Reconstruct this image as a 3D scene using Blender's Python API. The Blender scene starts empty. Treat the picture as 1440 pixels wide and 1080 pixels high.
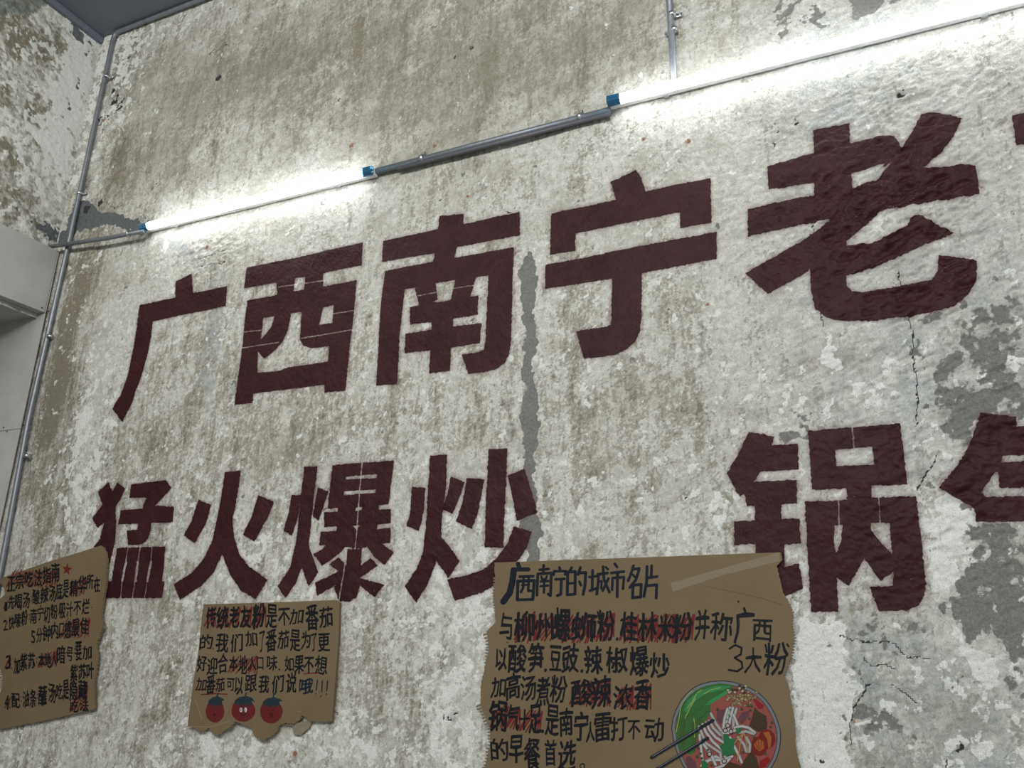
import bpy, bmesh, math, random
import numpy as np
from mathutils import Vector, Matrix
from mathutils.geometry import delaunay_2d_cdt

random.seed(7)
SC = bpy.context.scene
COL = SC.collection
# ------------------------------------------------------------------ camera
D, CZ = 2.1, 1.5                       # distance to the painted wall, eye height
YAW, PITCH, ROLL, FPX = 0.409116371, -0.307423736, 0.0153567932, 1074.57822

def _rot(w):
    w = np.array(w, float); t = np.linalg.norm(w)
    if t < 1e-9: return np.eye(3)
    k = w / t
    K = np.array([[0, -k[2], k[1]], [k[2], 0, -k[0]], [-k[1], k[0], 0]])
    return np.eye(3) + np.sin(t) * K + (1 - np.cos(t)) * K @ K
RC = _rot([0, 0, ROLL]) @ _rot([PITCH, 0, 0]) @ _rot([0, YAW, 0]) @ np.array([[1, 0, 0], [0, 0, -1], [0, 1, 0]], float)
CAM = np.array([0, -D, CZ])
cam_d = bpy.data.cameras.new('camera'); cam = bpy.data.objects.new('camera', cam_d); COL.objects.link(cam)
cam_d.sensor_fit = 'HORIZONTAL'; cam_d.sensor_width = 36; cam_d.lens = FPX / 1440 * 36; cam_d.clip_start = .05
m = Matrix.Identity(4)
for i in range(3):
    m[i][0] = RC[0][i]; m[i][1] = -RC[1][i]; m[i][2] = -RC[2][i]; m[i][3] = CAM[i]
cam.matrix_world = m
SC.camera = cam
# ------------------------------------------------------------------ world, added room fill, exposure
SC.view_settings.view_transform = 'Standard'; SC.view_settings.look = 'None'
SC.view_settings.gamma = 1; SC.view_settings.use_curve_mapping = False
SC.view_settings.exposure = 0.0
LAMP_STRENGTH = 25.0
w = bpy.data.worlds.new('world'); SC.world = w; w.use_nodes = True
w.node_tree.nodes['Background'].inputs[0].default_value = (.86, .93, 1, 1)
w.node_tree.nodes['Background'].inputs[1].default_value = .36
def area(name, loc, target, sx, sy, power, color):
    l = bpy.data.lights.new(name, 'AREA'); l.shape = 'RECTANGLE'; l.size = sx; l.size_y = sy; l.energy = power; l.color = color
    o = bpy.data.objects.new(name, l); COL.objects.link(o); o.location = loc
    o.rotation_euler = (Vector(target) - Vector(loc)).to_track_quat('-Z', 'Y').to_euler()
    return o
area('added_room_fill', (0.6, -4.2, 3.9), (-1.0, 0, 1.2), 3.2, .5, 124, (.97, 1, .98))  # unseen area lights added to give the room its ambient light
area('added_room_fill', (-1.8, -3.4, 4.0), (-1.6, 0, 1.2), 2.4, .3, 46, (1, .99, .94))

# ------------------------------------------------------------------ picture point -> point on a plane of the room
def ray(px, py): return RC.T @ np.array([(px - 720) / FPX, (py - 540) / FPX, 1.])
def at(px, py, Y=0.0):
    d = ray(px, py); return CAM + d * ((Y + D) / d[1])
def atx(px, py, X):
    d = ray(px, py); return CAM + d * ((X) / d[0])
def atz(px, py, Z):
    d = ray(px, py); return CAM + d * ((Z - CZ) / d[2])
def xz(px, py, Y=0.0):
    p = at(px, py, Y); return (p[0], p[2])
def ppm(px, py):                       # picture points per metre there
    a = at(px, py); b = at(px + 1, py); c = at(px, py + 1)
    return 1 / math.sqrt(abs((b[0] - a[0]) * (c[2] - a[2]) - (c[0] - a[0]) * (b[2] - a[2])))

# ------------------------------------------------------------------ node helpers
def mat(name, color=(.5, .5, .5), rough=.6, metal=0, **kw):
    M = bpy.data.materials.new(name); M.use_nodes = True
    b = M.node_tree.nodes['Principled BSDF']
    b.inputs['Base Color'].default_value = (*color, 1); b.inputs['Roughness'].default_value = rough; b.inputs['Metallic'].default_value = metal
    for k, v in kw.items(): b.inputs[k].default_value = v
    return M
class NT:
    def __init__(s, M): s.t = M.node_tree; s.b = s.t.nodes['Principled BSDF']
    def n(s, kind, **kw):
        x = s.t.nodes.new(kind)
        for k, v in kw.items(): setattr(x, k, v)
        return x
    def link(s, a, b): s.t.links.new(a, b)
    def put(s, sock, v):
        if hasattr(v, 'default_value') or hasattr(v, 'is_output'): s.link(v, sock)
        else: sock.default_value = v
    def math(s, op, a, b=0., c=0., clamp=False):
        x = s.n('ShaderNodeMath', operation=op, use_clamp=clamp)
        s.put(x.inputs[0], a); s.put(x.inputs[1], b); s.put(x.inputs[2], c); return x.outputs[0]
    def noise(s, scale, detail=4, rough=.6, dist=0., vec=None):
        x = s.n('ShaderNodeTexNoise'); x.inputs['Scale'].default_value = scale; x.inputs['Detail'].default_value = detail
        x.inputs['Roughness'].default_value = rough; x.inputs['Distortion'].default_value = dist
        if vec is None:
            vec = s.n('ShaderNodeNewGeometry').outputs['Position']
        s.link(vec, x.inputs['Vector']); return x.outputs['Fac']
    def pos(s, scale=(1, 1, 1), rot=(0, 0, 0)):
        g = s.n('ShaderNodeNewGeometry'); q = s.n('ShaderNodeMapping')
        q.inputs['Scale'].default_value = scale; q.inputs['Rotation'].default_value = rot
        s.link(g.outputs['Position'], q.inputs['Vector']); return q.outputs[0]
    def step(s, v, lo, hi):
        x = s.n('ShaderNodeMapRange'); x.interpolation_type = 'SMOOTHSTEP'
        s.put(x.inputs['Value'], v); x.inputs['From Min'].default_value = lo; x.inputs['From Max'].default_value = hi
        return x.outputs['Result']
    def mix(s, f, a, b, blend='MIX'):
        x = s.n('ShaderNodeMix', data_type='RGBA', blend_type=blend)
        s.put(x.inputs[0], f)
        for k, v in ((6, a), (7, b)):
            if isinstance(v, tuple): x.inputs[k].default_value = (*v, 1)
            else: s.link(v, x.inputs[k])
        return x.outputs[2]
    def bump(s, h, strength, dist, prev=None):
        x = s.n('ShaderNodeBump'); x.inputs['Strength'].default_value = strength; x.inputs['Distance'].default_value = dist
        s.link(h, x.inputs['Height'])
        if prev is not None: s.link(prev, x.inputs['Normal'])
        return x.outputs[0]
    def attr(s, name):
        x = s.n('ShaderNodeAttribute'); x.attribute_name = name
        y = s.n('ShaderNodeSeparateColor'); s.link(x.outputs['Color'], y.inputs[0])
        return y.outputs[0], y.outputs[1], y.outputs[2], x.outputs['Alpha']

def fine_relief(N):
    g = N.noise(520, 3, .6)
    t = N.noise(95, 4, .65, 1.2, N.pos((1, 1, .45), (0, .5, 0)))
    k = N.noise(34, 5, .7, .8)
    h = N.math('ADD', N.math('MULTIPLY', g, .25), N.math('ADD', N.math('MULTIPLY', t, .8), N.math('MULTIPLY', k, 1.3)))
    return h

PLASTER = mat('scraped_plaster', rough=.85)
def build_plaster(M):
    N = NT(M)
    ol, gr, wh, sp = N.attr('fields_a'); dk, bl, ru, dc = N.attr('fields_b')
    f1 = N.noise(150, 5, .7); f2 = N.noise(420, 3, .6); f3 = N.noise(45, 5, .65, .6)
    jit = N.math('ADD', N.math('MULTIPLY', N.math('SUBTRACT', f1, .5), .62), N.math('MULTIPLY', N.math('SUBTRACT', f2, .5), .55))
    base = N.mix(N.step(f3, .35, .65), (.505, .49, .44), (.69, .68, .63))
    # scraped tan / olive under-layer showing through
    tan = N.step(N.math('ADD', ol, jit), .455, .525)
    col = N.mix(N.math('MULTIPLY', tan, .74), base, (.285, .264, .218))
    oli = N.step(N.math('ADD', ol, N.math('MULTIPLY', jit, .5)), .66, .74)
    col = N.mix(N.math('MULTIPLY', oli, .85), col, (.195, .17, .12))
    # cool tint where a thin cement skim was pulled over
    col = N.mix(N.math('MULTIPLY', bl, .85), col, N.mix(N.step(f1, .4, .62), (.29, .31, .315), (.44, .465, .475)))
    was, wsp, _x, _y = N.attr('fields_d')
    col = N.mix(N.math('MULTIPLY', was, .8, clamp=True), col, (.255, .232, .182))
    # fresh white filler
    whi = N.step(N.math('ADD', wh, N.math('MULTIPLY', jit, .45)), .5, .56)
    col = N.mix(N.math('MULTIPLY', whi, .9), col, N.mix(f1, (.71, .71, .685), (.83, .83, .80)))
    # bare cement
    gre = N.step(N.math('ADD', gr, N.math('MULTIPLY', jit, .45)), .48, .55)
    col = N.mix(gre, col, N.mix(N.step(f1, .3, .7), N.mix(f3, (.12, .12, .112), (.19, .19, .178)), N.mix(f3, (.19, .19, .18), (.27, .27, .255))))
    dce = N.step(N.math('ADD', dc, N.math('MULTIPLY', jit, .3)), .48, .54)
    col = N.mix(dce, col, N.mix(N.step(f1, .3, .7), (.095, .105, .11), (.15, .16, .165)))
    pin = N.step(N.math('ADD', N.noise(115, 4, .75), N.math('MULTIPLY', f3, .25)), .735, .80)
    col = N.mix(N.math('MULTIPLY', pin, .6), col, (.10, .09, .075))
    scr = N.step(N.noise(70, 3, .7, .4, N.pos((1, 1, .11), (0, .75, 0))), .66, .74)
    scr2 = N.step(N.noise(60, 3, .7, .3, N.pos((1, 1, .13), (0, -.12, 0))), .655, .73)
    col = N.mix(N.math('MULTIPLY', N.math('MAXIMUM', scr, scr2), .38), col, (.17, .155, .13))
    # pits, cracks, rust, spray mist round the letters
    col = N.mix(N.step(N.math('ADD', dk, N.math('MULTIPLY', jit, .6)), .42, .62), col, (.035, .034, .032))
    col = N.mix(N.step(N.math('ADD', ru, N.math('MULTIPLY', jit, 1.6)), .62, .8), col, (.26, .12, .07))
    spk = N.step(N.math('ADD', f2, N.math('MULTIPLY', f1, .6)), .62, 1.05)
    col = N.mix(N.math('MULTIPLY', sp, N.math('ADD', N.math('MULTIPLY', spk, .9), .6), clamp=True), col, (.15, .055, .06))
    pit_dirt_shade = N.step(N.math('ADD', N.math('MULTIPLY', f2, .6), N.math('MULTIPLY', N.noise(230, 4, .75), .6)), .44, .72)  # fine mottling in the colour, for dirt and occlusion shade in tiny pits
    col = N.mix(1.0, col, N.mix(pit_dirt_shade, (.80, .79, .77), (1.09, 1.09, 1.08)), 'MULTIPLY')
    N.link(col, N.b.inputs['Base Color'])
    N.link(N.bump(fine_relief(N), .75, .004), N.b.inputs['Normal'])
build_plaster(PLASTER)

PAINT = mat('maroon_stencil_paint', rough=.48, **{'Specular IOR Level': .2})
def build_paint(M):
    N = NT(M)
    f1 = N.noise(150, 5, .7); f2 = N.noise(420, 3, .6); lo = N.noise(9, 4, .6)
    col = N.mix(N.step(lo, .35, .65), (.031, .0058, .0078), (.042, .0095, .0125))
    thin = N.step(N.math('ADD', N.math('MULTIPLY', f2, .6), N.math('MULTIPLY', f1, .4)), .6, .72)
    col = N.mix(N.math('MULTIPLY', thin, .5), col, (.058, .022, .026))
    chip = N.step(N.math('ADD', N.noise(70, 6, .75), N.math('MULTIPLY', f2, .12)), .745, .79)
    col = N.mix(N.math('MULTIPLY', chip, .8), col, (.3, .27, .25))
    N.link(col, N.b.inputs['Base Color'])
    N.link(N.math('ADD', .40, N.math('MULTIPLY', f1, .25)), N.b.inputs['Roughness'])
    N.link(N.bump(fine_relief(N), .5, .004), N.b.inputs['Normal'])
build_paint(PAINT)

# ------------------------------------------------------------------ object helpers
def link(o, parent=None, loc=None):
    COL.objects.link(o)
    if parent is not None:
        o.parent = parent; o.matrix_parent_inverse = Matrix.Translation(-Vector(parent.location))
    return o
def mesh_obj(name, verts, faces, material=None, parent=None, smooth=False):
    me = bpy.data.meshes.new(name); me.from_pydata([tuple(v) for v in verts], [], faces); me.update()
    mats = material if isinstance(material, list) else [material]
    for q in mats: me.materials.append(q)
    if smooth: me.polygons.foreach_set('use_smooth', [True] * len(me.polygons))
    o = bpy.data.objects.new(name, me); return link(o, parent)
def bm_obj(name, bm, material, parent=None, smooth=False, bevel=0):
    me = bpy.data.meshes.new(name); bm.to_mesh(me); bm.free()
    mats = material if isinstance(material, list) else [material]
    for q in mats: me.materials.append(q)
    if smooth: me.polygons.foreach_set('use_smooth', [True] * len(me.polygons))
    o = bpy.data.objects.new(name, me); link(o, parent)
    if bevel:
        b = o.modifiers.new('bevel', 'BEVEL'); b.width = bevel; b.segments = 2; b.limit_method = 'ANGLE'
    return o
def thing(name, label, cat, loc, group=None):
    o = bpy.data.objects.new(name, None); o.empty_display_size = .05; COL.objects.link(o); o.location = loc
    o['label'] = label; o['category'] = cat
    if group: o['group'] = group
    return o
def tag(o, label=None, cat=None, group=None, kind=None):
    for k, v in (('label', label), ('category', cat), ('group', group), ('kind', kind)):
        if v: o[k] = v
    return o
def box(bm, lo, hi, mi=0):
    vs = [bm.verts.new((x, y, z)) for x in (lo[0], hi[0]) for y in (lo[1], hi[1]) for z in (lo[2], hi[2])]
    for f in ((0, 1, 3, 2), (4, 6, 7, 5), (0, 4, 5, 1), (2, 3, 7, 6), (0, 2, 6, 4), (1, 5, 7, 3)):
        bm.faces.new([vs[i] for i in f]).material_index = mi
def frame(a, b):                       # axes along a run lying on the wall: u along, v out from the wall, s up the wall
    u = np.array(b, float) - np.array(a, float); L = np.linalg.norm(u); u /= L
    v = np.array([0, -1., 0]); v = v - u * v.dot(u); v /= np.linalg.norm(v)
    s = np.cross(u, v); 
    if s[2] < 0 and abs(s[2]) > .5: s = -s
    return u, v, s, L
def tube(bm, pts, r, n=12, cap=True, sx=1, prof=None):
    rings = []; P = [np.array(p, float) for p in pts]
    for i, p in enumerate(P):
        t = P[min(i + 1, len(P) - 1)] - P[max(i - 1, 0)]; t /= np.linalg.norm(t)
        up = np.array([0, -1., 0]) if abs(t[1]) < .9 else np.array([0, 0, 1.])
        a = np.cross(t, up); a /= np.linalg.norm(a); b = np.cross(a, t)
        rr = r[i] if isinstance(r, (list, tuple)) else r
        rings.append([bm.verts.new(p + rr * (a * math.cos(2 * math.pi * k / n) + b * math.sin(2 * math.pi * k / n))) for k in range(n)])
    for A, B in zip(rings, rings[1:]):
        for k in range(n): bm.faces.new((A[k], A[(k + 1) % n], B[(k + 1) % n], B[k]))
    if cap: bm.faces.new(rings[0][::-1]); bm.faces.new(rings[-1])
def smooth_path(pts, r=.03, n=6):
    out = [np.array(pts[0], float)]
    for i in range(1, len(pts) - 1):
        a, p, b = (np.array(q, float) for q in pts[i - 1:i + 2])
        ra = p + (a - p) / np.linalg.norm(a - p) * r; rb = p + (b - p) / np.linalg.norm(b - p) * r
        for k in range(n + 1):
            t = k / n; out.append((1 - t) ** 2 * ra + 2 * t * (1 - t) * p + t * t * rb)
    out.append(np.array(pts[-1], float)); return out

# ------------------------------------------------------------------ lattice of the painted wall
CELL = .004
XC = float(at(143, 55)[0])             # the corner
ZT = float(at(146, 54)[2])             # ceiling height
X1 = 2.4
NX = int((X1 - XC) / CELL) + 1; NZ = int(ZT / CELL) + 1
LX = XC + np.arange(NX) * CELL; LZ = ZT - (NZ - 1 - np.arange(NZ)) * CELL
GX, GZ = np.meshgrid(LX, LZ)
rng = np.random.default_rng(11)
def field(shape, lo, hi, beta=1.0, ang=0, ratio=1, cell=CELL):
    """random field with wavelengths lo..hi metres, stretched by ratio along ang degrees"""
    nz, nx = shape
    kz = np.fft.fftfreq(nz, cell)[:, None]; kx = np.fft.rfftfreq(nx, cell)[None, :]
    a = math.radians(ang); ku = kx * math.cos(a) + kz * math.sin(a); kv = -kx * math.sin(a) + kz * math.cos(a)
    k = np.sqrt((ku * ratio) ** 2 + kv ** 2) + 1e-6
    H = k ** (-beta) * np.exp(-(k * lo) ** 2 * .5) * (1 - np.exp(-(k * hi) ** 2))
    F = np.fft.rfft2(rng.standard_normal(shape)) * H
    f = np.fft.irfft2(F, s=shape); return ((f - f.mean()) / f.std()).astype(np.float32)
def blur(f, s, cell=CELL):
    kz = np.fft.fftfreq(f.shape[0], cell)[:, None]; kx = np.fft.rfftfreq(f.shape[1], cell)[None, :]
    return np.fft.irfft2(np.fft.rfft2(f) * np.exp(-2 * (math.pi * s) ** 2 * (kx ** 2 + kz ** 2)), s=f.shape).astype(np.float32)
def inside(poly, X, Z):
    c = np.zeros(X.shape, bool); n = len(poly)
    for i in range(n):
        x1, z1 = poly[i]; x2, z2 = poly[(i + 1) % n]
        if z1 == z2: continue
        c ^= ((z1 > Z) != (z2 > Z)) & (X < (x2 - x1) * (Z - z1) / (z2 - z1) + x1)
    return c
def stamp(dst, poly, val=1., wx=None, wz=None, mode='max'):
    xs = [p[0] for p in poly]; zs = [p[1] for p in poly]; pad = .06
    i0 = max(0, int((min(xs) - pad - XC) / CELL)); i1 = min(NX, int((max(xs) + pad - XC) / CELL) + 1)
    j0 = max(0, int((min(zs) - pad - LZ[0]) / CELL)); j1 = min(NZ, int((max(zs) + pad - LZ[0]) / CELL) + 1)
    if i1 <= i0 or j1 <= j0: return
    s = (slice(j0, j1), slice(i0, i1))
    X = GX[s] + (0 if wx is None else wx[s]); Z = GZ[s] + (0 if wz is None else wz[s])
    q = inside(poly, X, Z) * val
    dst[s] = np.maximum(dst[s], q)
def gauss(px, py, rx, ry, amp, dst, ang=0):
    c = xz(px, py); k = ppm(px, py); rx /= k; ry /= k; a = math.radians(ang)
    dx = GX - c[0]; dz = GZ - c[1]
    u = dx * math.cos(a) + dz * math.sin(a); v = -dx * math.sin(a) + dz * math.cos(a)
    dst += (amp * np.exp(-.5 * ((u / rx) ** 2 + (v / ry) ** 2))).astype(np.float32)
def pline(dst, pts, wd, val=1., jag=.004):
    P = [np.array(xz(*p)) for p in pts]
    for a, b in zip(P, P[1:]):
        n = max(2, int(np.linalg.norm(b - a) / .002))
        off = np.cumsum(rng.standard_normal(n)) * .0011
        off -= np.linspace(0, off[-1], n)
        nv = np.array([-(b - a)[1], (b - a)[0]]); nv /= np.linalg.norm(nv) + 1e-9
        for t in range(n):
            q = a + (b - a) * t / n + nv * off[t]
            i = int(round((q[0] - XC) / CELL)); j = int(round((q[1] - LZ[0]) / CELL))
            r = max(0, int(wd / CELL / 2))
            if 0 <= i - r and i + r < NX and 0 <= j - r and j + r < NZ:
                dst[j - r:j + r + 1, i - r:i + r + 1] = np.maximum(dst[j - r:j + r + 1, i - r:i + r + 1], val)
SH = (NZ, NX)
WX = (field(SH, .012, .12, 1.4) * .009); WZ = (field(SH, .012, .12, 1.4) * .009)

# stains: density bumps (picture position, size) over a scraped noise
ol = np.full(SH, -.55, np.float32)
for g in [(95, 470, 17, 95, 1.9), (75, 570, 20, 50, 1.4), (70, 700, 28, 120, 1.1), (130, 380, 18, 30, 1.5), (90, 730, 8, 60, .8), (170, 95, 25, 40, 1.2), (165, 230, 22, 35, 1.6),
          (470, 60, 110, 40, .95), (640, 130, 70, 60, .7), (330, 120, 150, 90, .25), (560, 90, 60, 40, .5), (760, 60, 100, 50, .5), (880, 90, 60, 60, .35),
          (250, 60, 90, 50, .1), (150, 110, 40, 60, -.3), (600, 270, 90, 30, .3), (880, 480, 90, 70, .55), (430, 600, 120, 60, .55), (260, 520, 60, 110, .5), (300, 650, 40, 60, .4),
          (860, 620, 110, 70, .65), (900, 720, 60, 50, .3), (600, 600, 60, 40, .6), (215, 860, 60, 60, .5), (560, 930, 70, 50, .45), (560, 1030, 40, 40, .5), (240, 1000, 50, 50, .4),
          (480, 900, 40, 60, .45), (200, 640, 60, 60, .4), (680, 860, 50, 80, -.6), (640, 980, 50, 60, -.9), (300, 340, 90, 40, -.5), (430, 280, 200, 50, -.6), (1000, 250, 90, 60, -.5),
          (500, 1060, 60, 40, -.7), (640, 680, 200, 60, -.25), (1200, 300, 200, 300, -.8), (1150, 60, 200, 60, -.6), (450, 760, 300, 90, -.15), (900, 760, 100, 30, -.4), (150, 480, 25, 60, -1.2), (120, 610, 12, 60, -1.2)]:
    gauss(*g[:4], g[4], ol)
n_sp = .7 * field(SH, .002, .10, .35) + .55 * field(SH, .004, .3, .9); n_st = field(SH, .004, .3, 1.0, 90, 5)
n_dg = field(SH, .004, .2, 1.0, 25, 4)
f_ol = np.clip(.5 + .17 * (ol + .62 * n_sp + .52 * n_st + .25 * n_dg), 0, 1)
# fresh white filler
wh = np.full(SH, -1.55, np.float32)
for g in [(1160, 960, 26, 110, 3.0), (1335, 760, 30, 50, 2.4), (640, 990, 40, 90, 1.4), (650, 870, 40, 60, 1.0), (300, 1060, 80, 30, 1.6), (500, 1060, 70, 30, 1.3), (110, 620, 12, 70, 2.2), (125, 700, 14, 60, 1.6),
          (1390, 1000, 60, 70, 1.6), (20, 1050, 40, 30, 1.2), (160, 560, 12, 60, .9), (130, 130, 16, 60, 1.4), (170, 80, 30, 50, 1.3), (165, 170, 20, 60, 1.2), (215, 40, 60, 20, .9), (105, 250, 20, 40, 1.2), (700, 740, 60, 50, .8), (960, 640, 60, 40, .5), (1010, 700, 50, 40, .7),
          (560, 800, 200, 60, .55), (330, 770, 120, 60, .4), (1130, 560, 60, 40, .8), (1230, 520, 60, 60, .7), (1400, 530, 60, 40, .3), (230, 350, 40, 15, .6)]:
    gauss(*g[:4], g[4], wh)
gauss(560, 90, 420, 90, -1.1, wh); gauss(880, 200, 260, 60, -.5, wh)
n_w = field(SH, .006, .12, 1.35); n_w2 = field(SH, .01, .2, 1.2, 60, 3)
f_wh = np.clip(.5 + .2 * (wh + .8 * n_w + .35 * n_w2), 0, 1)
# bare cement
gr = np.full(SH, -2.6, np.float32)
for g in [(1400, 480, 60, 50, 2.9), (1350, 560, 40, 40, 1.8), (1410, 640, 50, 60, 1.6), (1420, 850, 45, 80, 3.2), (1370, 850, 30, 30, 1.8), (1240, 900, 50, 40, 1.7), (1240, 1030, 40, 50, 2.3), (1330, 700, 30, 16, 1.8),
          (1400, 740, 30, 20, 1.8), (1110, 30, 14, 30, 2.6), (1220, 12, 40, 12, 1.9), (1280, 480, 14, 60, .9), (1050, 620, 60, 20, .7), (1140, 590, 30, 20, 1.5), (1290, 400, 60, 60, .6), (120, 700, 60, 150, .3)]:
    gauss(*g[:4], g[4], gr)
n_g = field(SH, .006, .15, 1.4)
f_gr = np.clip(.5 + .2 * (gr + .9 * n_g), 0, 1)
POLY_GREY = [[(742, 348), (752, 360), (756, 400), (750, 440), (755, 480), (751, 520), (757, 560), (757, 600), (750, 650), (755, 700), (762, 740), (754, 790), (742, 790), (736, 740), (739, 700), (736, 650), (733, 600), (737, 560), (734, 520), (738, 480), (735, 440), (730, 410), (728, 388), (736, 370)]]
g2 = np.zeros(SH, np.float32)
for p in POLY_GREY: stamp(g2, [xz(*q) for q in p], 1, WX * .6, WZ * .6)
f_gr = np.maximum(f_gr, blur(g2, .003) * .95)
def patch(P, dst, val, warpk=1., soft=.0035):
    t = np.zeros(SH, np.float32); stamp(t, [xz(*q) for q in P], 1, WX * warpk, WZ * warpk); t = blur(t, soft)
    return np.maximum(dst, t * val)
for P in [[(1385,755),(1445,765),(1445,860),(1432,890),(1445,920),(1445,985),(1420,985),(1407,960),(1422,930),(1398,903),(1366,905),(1345,880),(1330,850),(1334,825),(1355,805),(1372,788)],
          [(1345,465),(1375,470),(1372,500),(1350,520),(1330,525),(1312,545),(1308,530),(1330,500)], [(1340,560),(1370,545),(1445,540),(1445,602),(1400,612),(1378,590),(1345,622),(1328,585)],
          [(1300,690),(1325,668),(1345,672),(1330,700)], [(1088,-10),(1134,-10),(1122,20),(1118,45),(1105,50),(1093,64)], [(1138,3),(1162,18),(1160,45),(1142,42)], [(1188,-8),(1285,-8),(1240,14),(1206,25),(1192,30)],
          [(1185,1000),(1215,985),(1240,1000),(1225,1020),(1195,1025)], [(1090,610),(1140,600),(1150,618),(1100,625)]]:
    f_gr = np.maximum(f_gr, patch(P, np.zeros(SH, np.float32), 1.) * np.clip(.60 + .085 * n_g + .05 * n_w2, 0, 1))
    f_wh = f_wh * (1 - .8 * patch(P, np.zeros(SH, np.float32), 1))
for P in [[(1118,868),(1180,878),(1190,920),(1196,960),(1200,1000),(1192,1030),(1206,1090),(1122,1090),(1120,1000)], [(1318,700),(1368,690),(1382,722),(1352,742),(1342,800),(1340,830),(1308,835),(1312,760)],
          [(1358,915),(1398,918),(1406,955),(1365,962)], [(1410,915),(1432,912),(1436,960),(1420,965)], [(1402,835),(1440,838),(1440,860),(1412,850)], [(1395,765),(1440,768),(1440,790),(1400,786)], [(1330,885),(1350,880),(1352,893),(1335,896)],
          [(1325,620),(1345,640),(1350,668),(1330,655)], [(1370,440),(1395,450),(1385,465),(1365,455)], [(1240,985),(1262,1000),(1255,1015),(1242,1005)], [(1415,500),(1440,495),(1440,528),(1420,525)]]:
    f_wh = patch(P, f_wh, .74)
SKIM = [([(1262,1005),(1285,985),(1300,955),(1360,960),(1378,948),(1405,975),(1450,980),(1450,1095),(1275,1095),(1300,1050)], .95), ([(1188,866),(1310,868),(1318,930),(1290,990),(1262,1005),(1210,1003),(1196,960),(1184,890)], .85), ([(1200,1000),(1268,1005),(1296,1095),(1212,1095)], .7),
        ([(1345,440),(1445,420),(1445,500),(1400,500),(1370,480)], .8), ([(1133,90),(1240,70),(1250,130),(1230,190),(1140,185)], .75), ([(1150,470),(1275,450),(1285,590),(1200,598),(1150,560)], .5), ([(1268,600),(1330,560),(1330,640),(1300,690),(1280,700)], .6)]
dcf = np.zeros(SH, np.float32)
for p in [[(96, 312), (104, 286), (120, 282), (140, 297), (165, 300), (190, 310), (206, 318), (200, 332), (178, 326), (160, 314), (140, 318), (125, 322), (108, 326), (98, 344), (84, 348)],
          [(76, 338), (82, 326), (92, 324), (88, 346)]]:
    stamp(dcf, [xz(*q) for q in p], 1, WX * .5, WZ * .5)
dcf = blur(dcf, .003)
bl = np.zeros(SH, np.float32)
for p in [[(206, 332), (235, 334), (262, 344), (278, 366), (268, 376), (250, 360), (225, 346)], [(290, 600), (282, 520), (292, 440), (300, 380), (318, 380), (312, 450), (300, 560)]]:
    stamp(bl, [xz(*q) for q in p], 1, WX * .4, WZ * .4)
bl = blur(bl, .004)
for g in [(1200, 130, 70, 60, .7), (1150, 330, 60, 200, .25), (1260, 520, 120, 120, .5), (1380, 400, 80, 300, .45), (1400, 1000, 70, 60, .55), (1250, 960, 60, 90, .4), (1230, 30, 120, 30, .6)]:
    gauss(*g[:4], g[4], bl)
for P, v_ in SKIM: bl = patch(P, bl, v_, 1.3, .006)
bl = np.clip(bl * (.62 + .3 * field(SH, .01, .2, 1.2)), 0, .9)
# cracks, pits, holes
dk = np.zeros(SH, np.float32)
for pts, wd in [([(1143, 200), (1146, 280), (1142, 320), (1150, 380), (1158, 460)], .004), ([(1278, 440), (1284, 500), (1290, 560), (1288, 600)], .005), ([(1290, 690), (1300, 670), (1318, 640)], .006),
                ([(1180, 893), (1215, 903), (1258, 904), (1275, 923), (1310, 926)], .004), ([(1255, 963), (1290, 990)], .004), ([(1225, 962), (1200, 1000), (1195, 1050)], .004), ([(1190, 960), (1240, 962)], .003), ([(300, 402), (294, 480), (284, 560), (279, 600)], .003),
                ([(1265, 380), (1275, 420), (1279, 455)], .006), ([(1175, 200), (1230, 195), (1262, 215)], .004), ([(1180, 330), (1230, 300), (1290, 262)], .003), ([(1150, 310), (1200, 280), (1270, 262)], .003), ([(160, 200), (158, 330)], .002), ([(142, 64), (128, 124), (104, 234), (84, 320)], .006), ([(166, 120), (163, 160)], .006), ([(150, 150), (144, 185), (138, 200)], .006), ([(170, 180), (176, 200), (165, 222)], .004), ([(148, 285), (160, 292), (172, 288)], .006), ([(198, 300), (212, 312)], .004),
                ([(248, 640), (247, 740), (246, 830)], .003), ([(268, 372), (285, 362), (318, 352)], .004), ([(272, 378), (318, 368)], .006), ([(1213, 920), (1225, 935), (1260, 940)], .004), ([(1200, 705), (1235, 702)], .003)]:
    pline(dk, pts, wd if wd > .005 else .001, .68 if wd > .0035 else .52)
pits = []
def pit(x, z, r, dep):
    i = int(round((x - XC) / CELL)); j = int(round((z - LZ[0]) / CELL)); q = int(r / CELL) + 3
    if i - q < 0 or i + q >= NX or j - q < 0 or j + q >= NZ: return
    s = (slice(j - q, j + q + 1), slice(i - q, i + q + 1)); a = rng.uniform(0, 3.14); e = rng.uniform(1, 2.2)
    dx = GX[s] - x + WX[s] * min(1, r * 90) ; dz = GZ[s] - z + WZ[s] * min(1, r * 90); u = dx * math.cos(a) + dz * math.sin(a); v = (-dx * math.sin(a) + dz * math.cos(a)) * e
    f = np.clip(1.4 - np.sqrt(u * u + v * v) / r, 0, 1); f = f * f
    dk[s] = np.maximum(dk[s], np.minimum(f * dep * .8, 1)); PH[s] = np.minimum(PH[s], -f * dep * .004)
PH = np.zeros(SH, np.float32)
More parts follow.
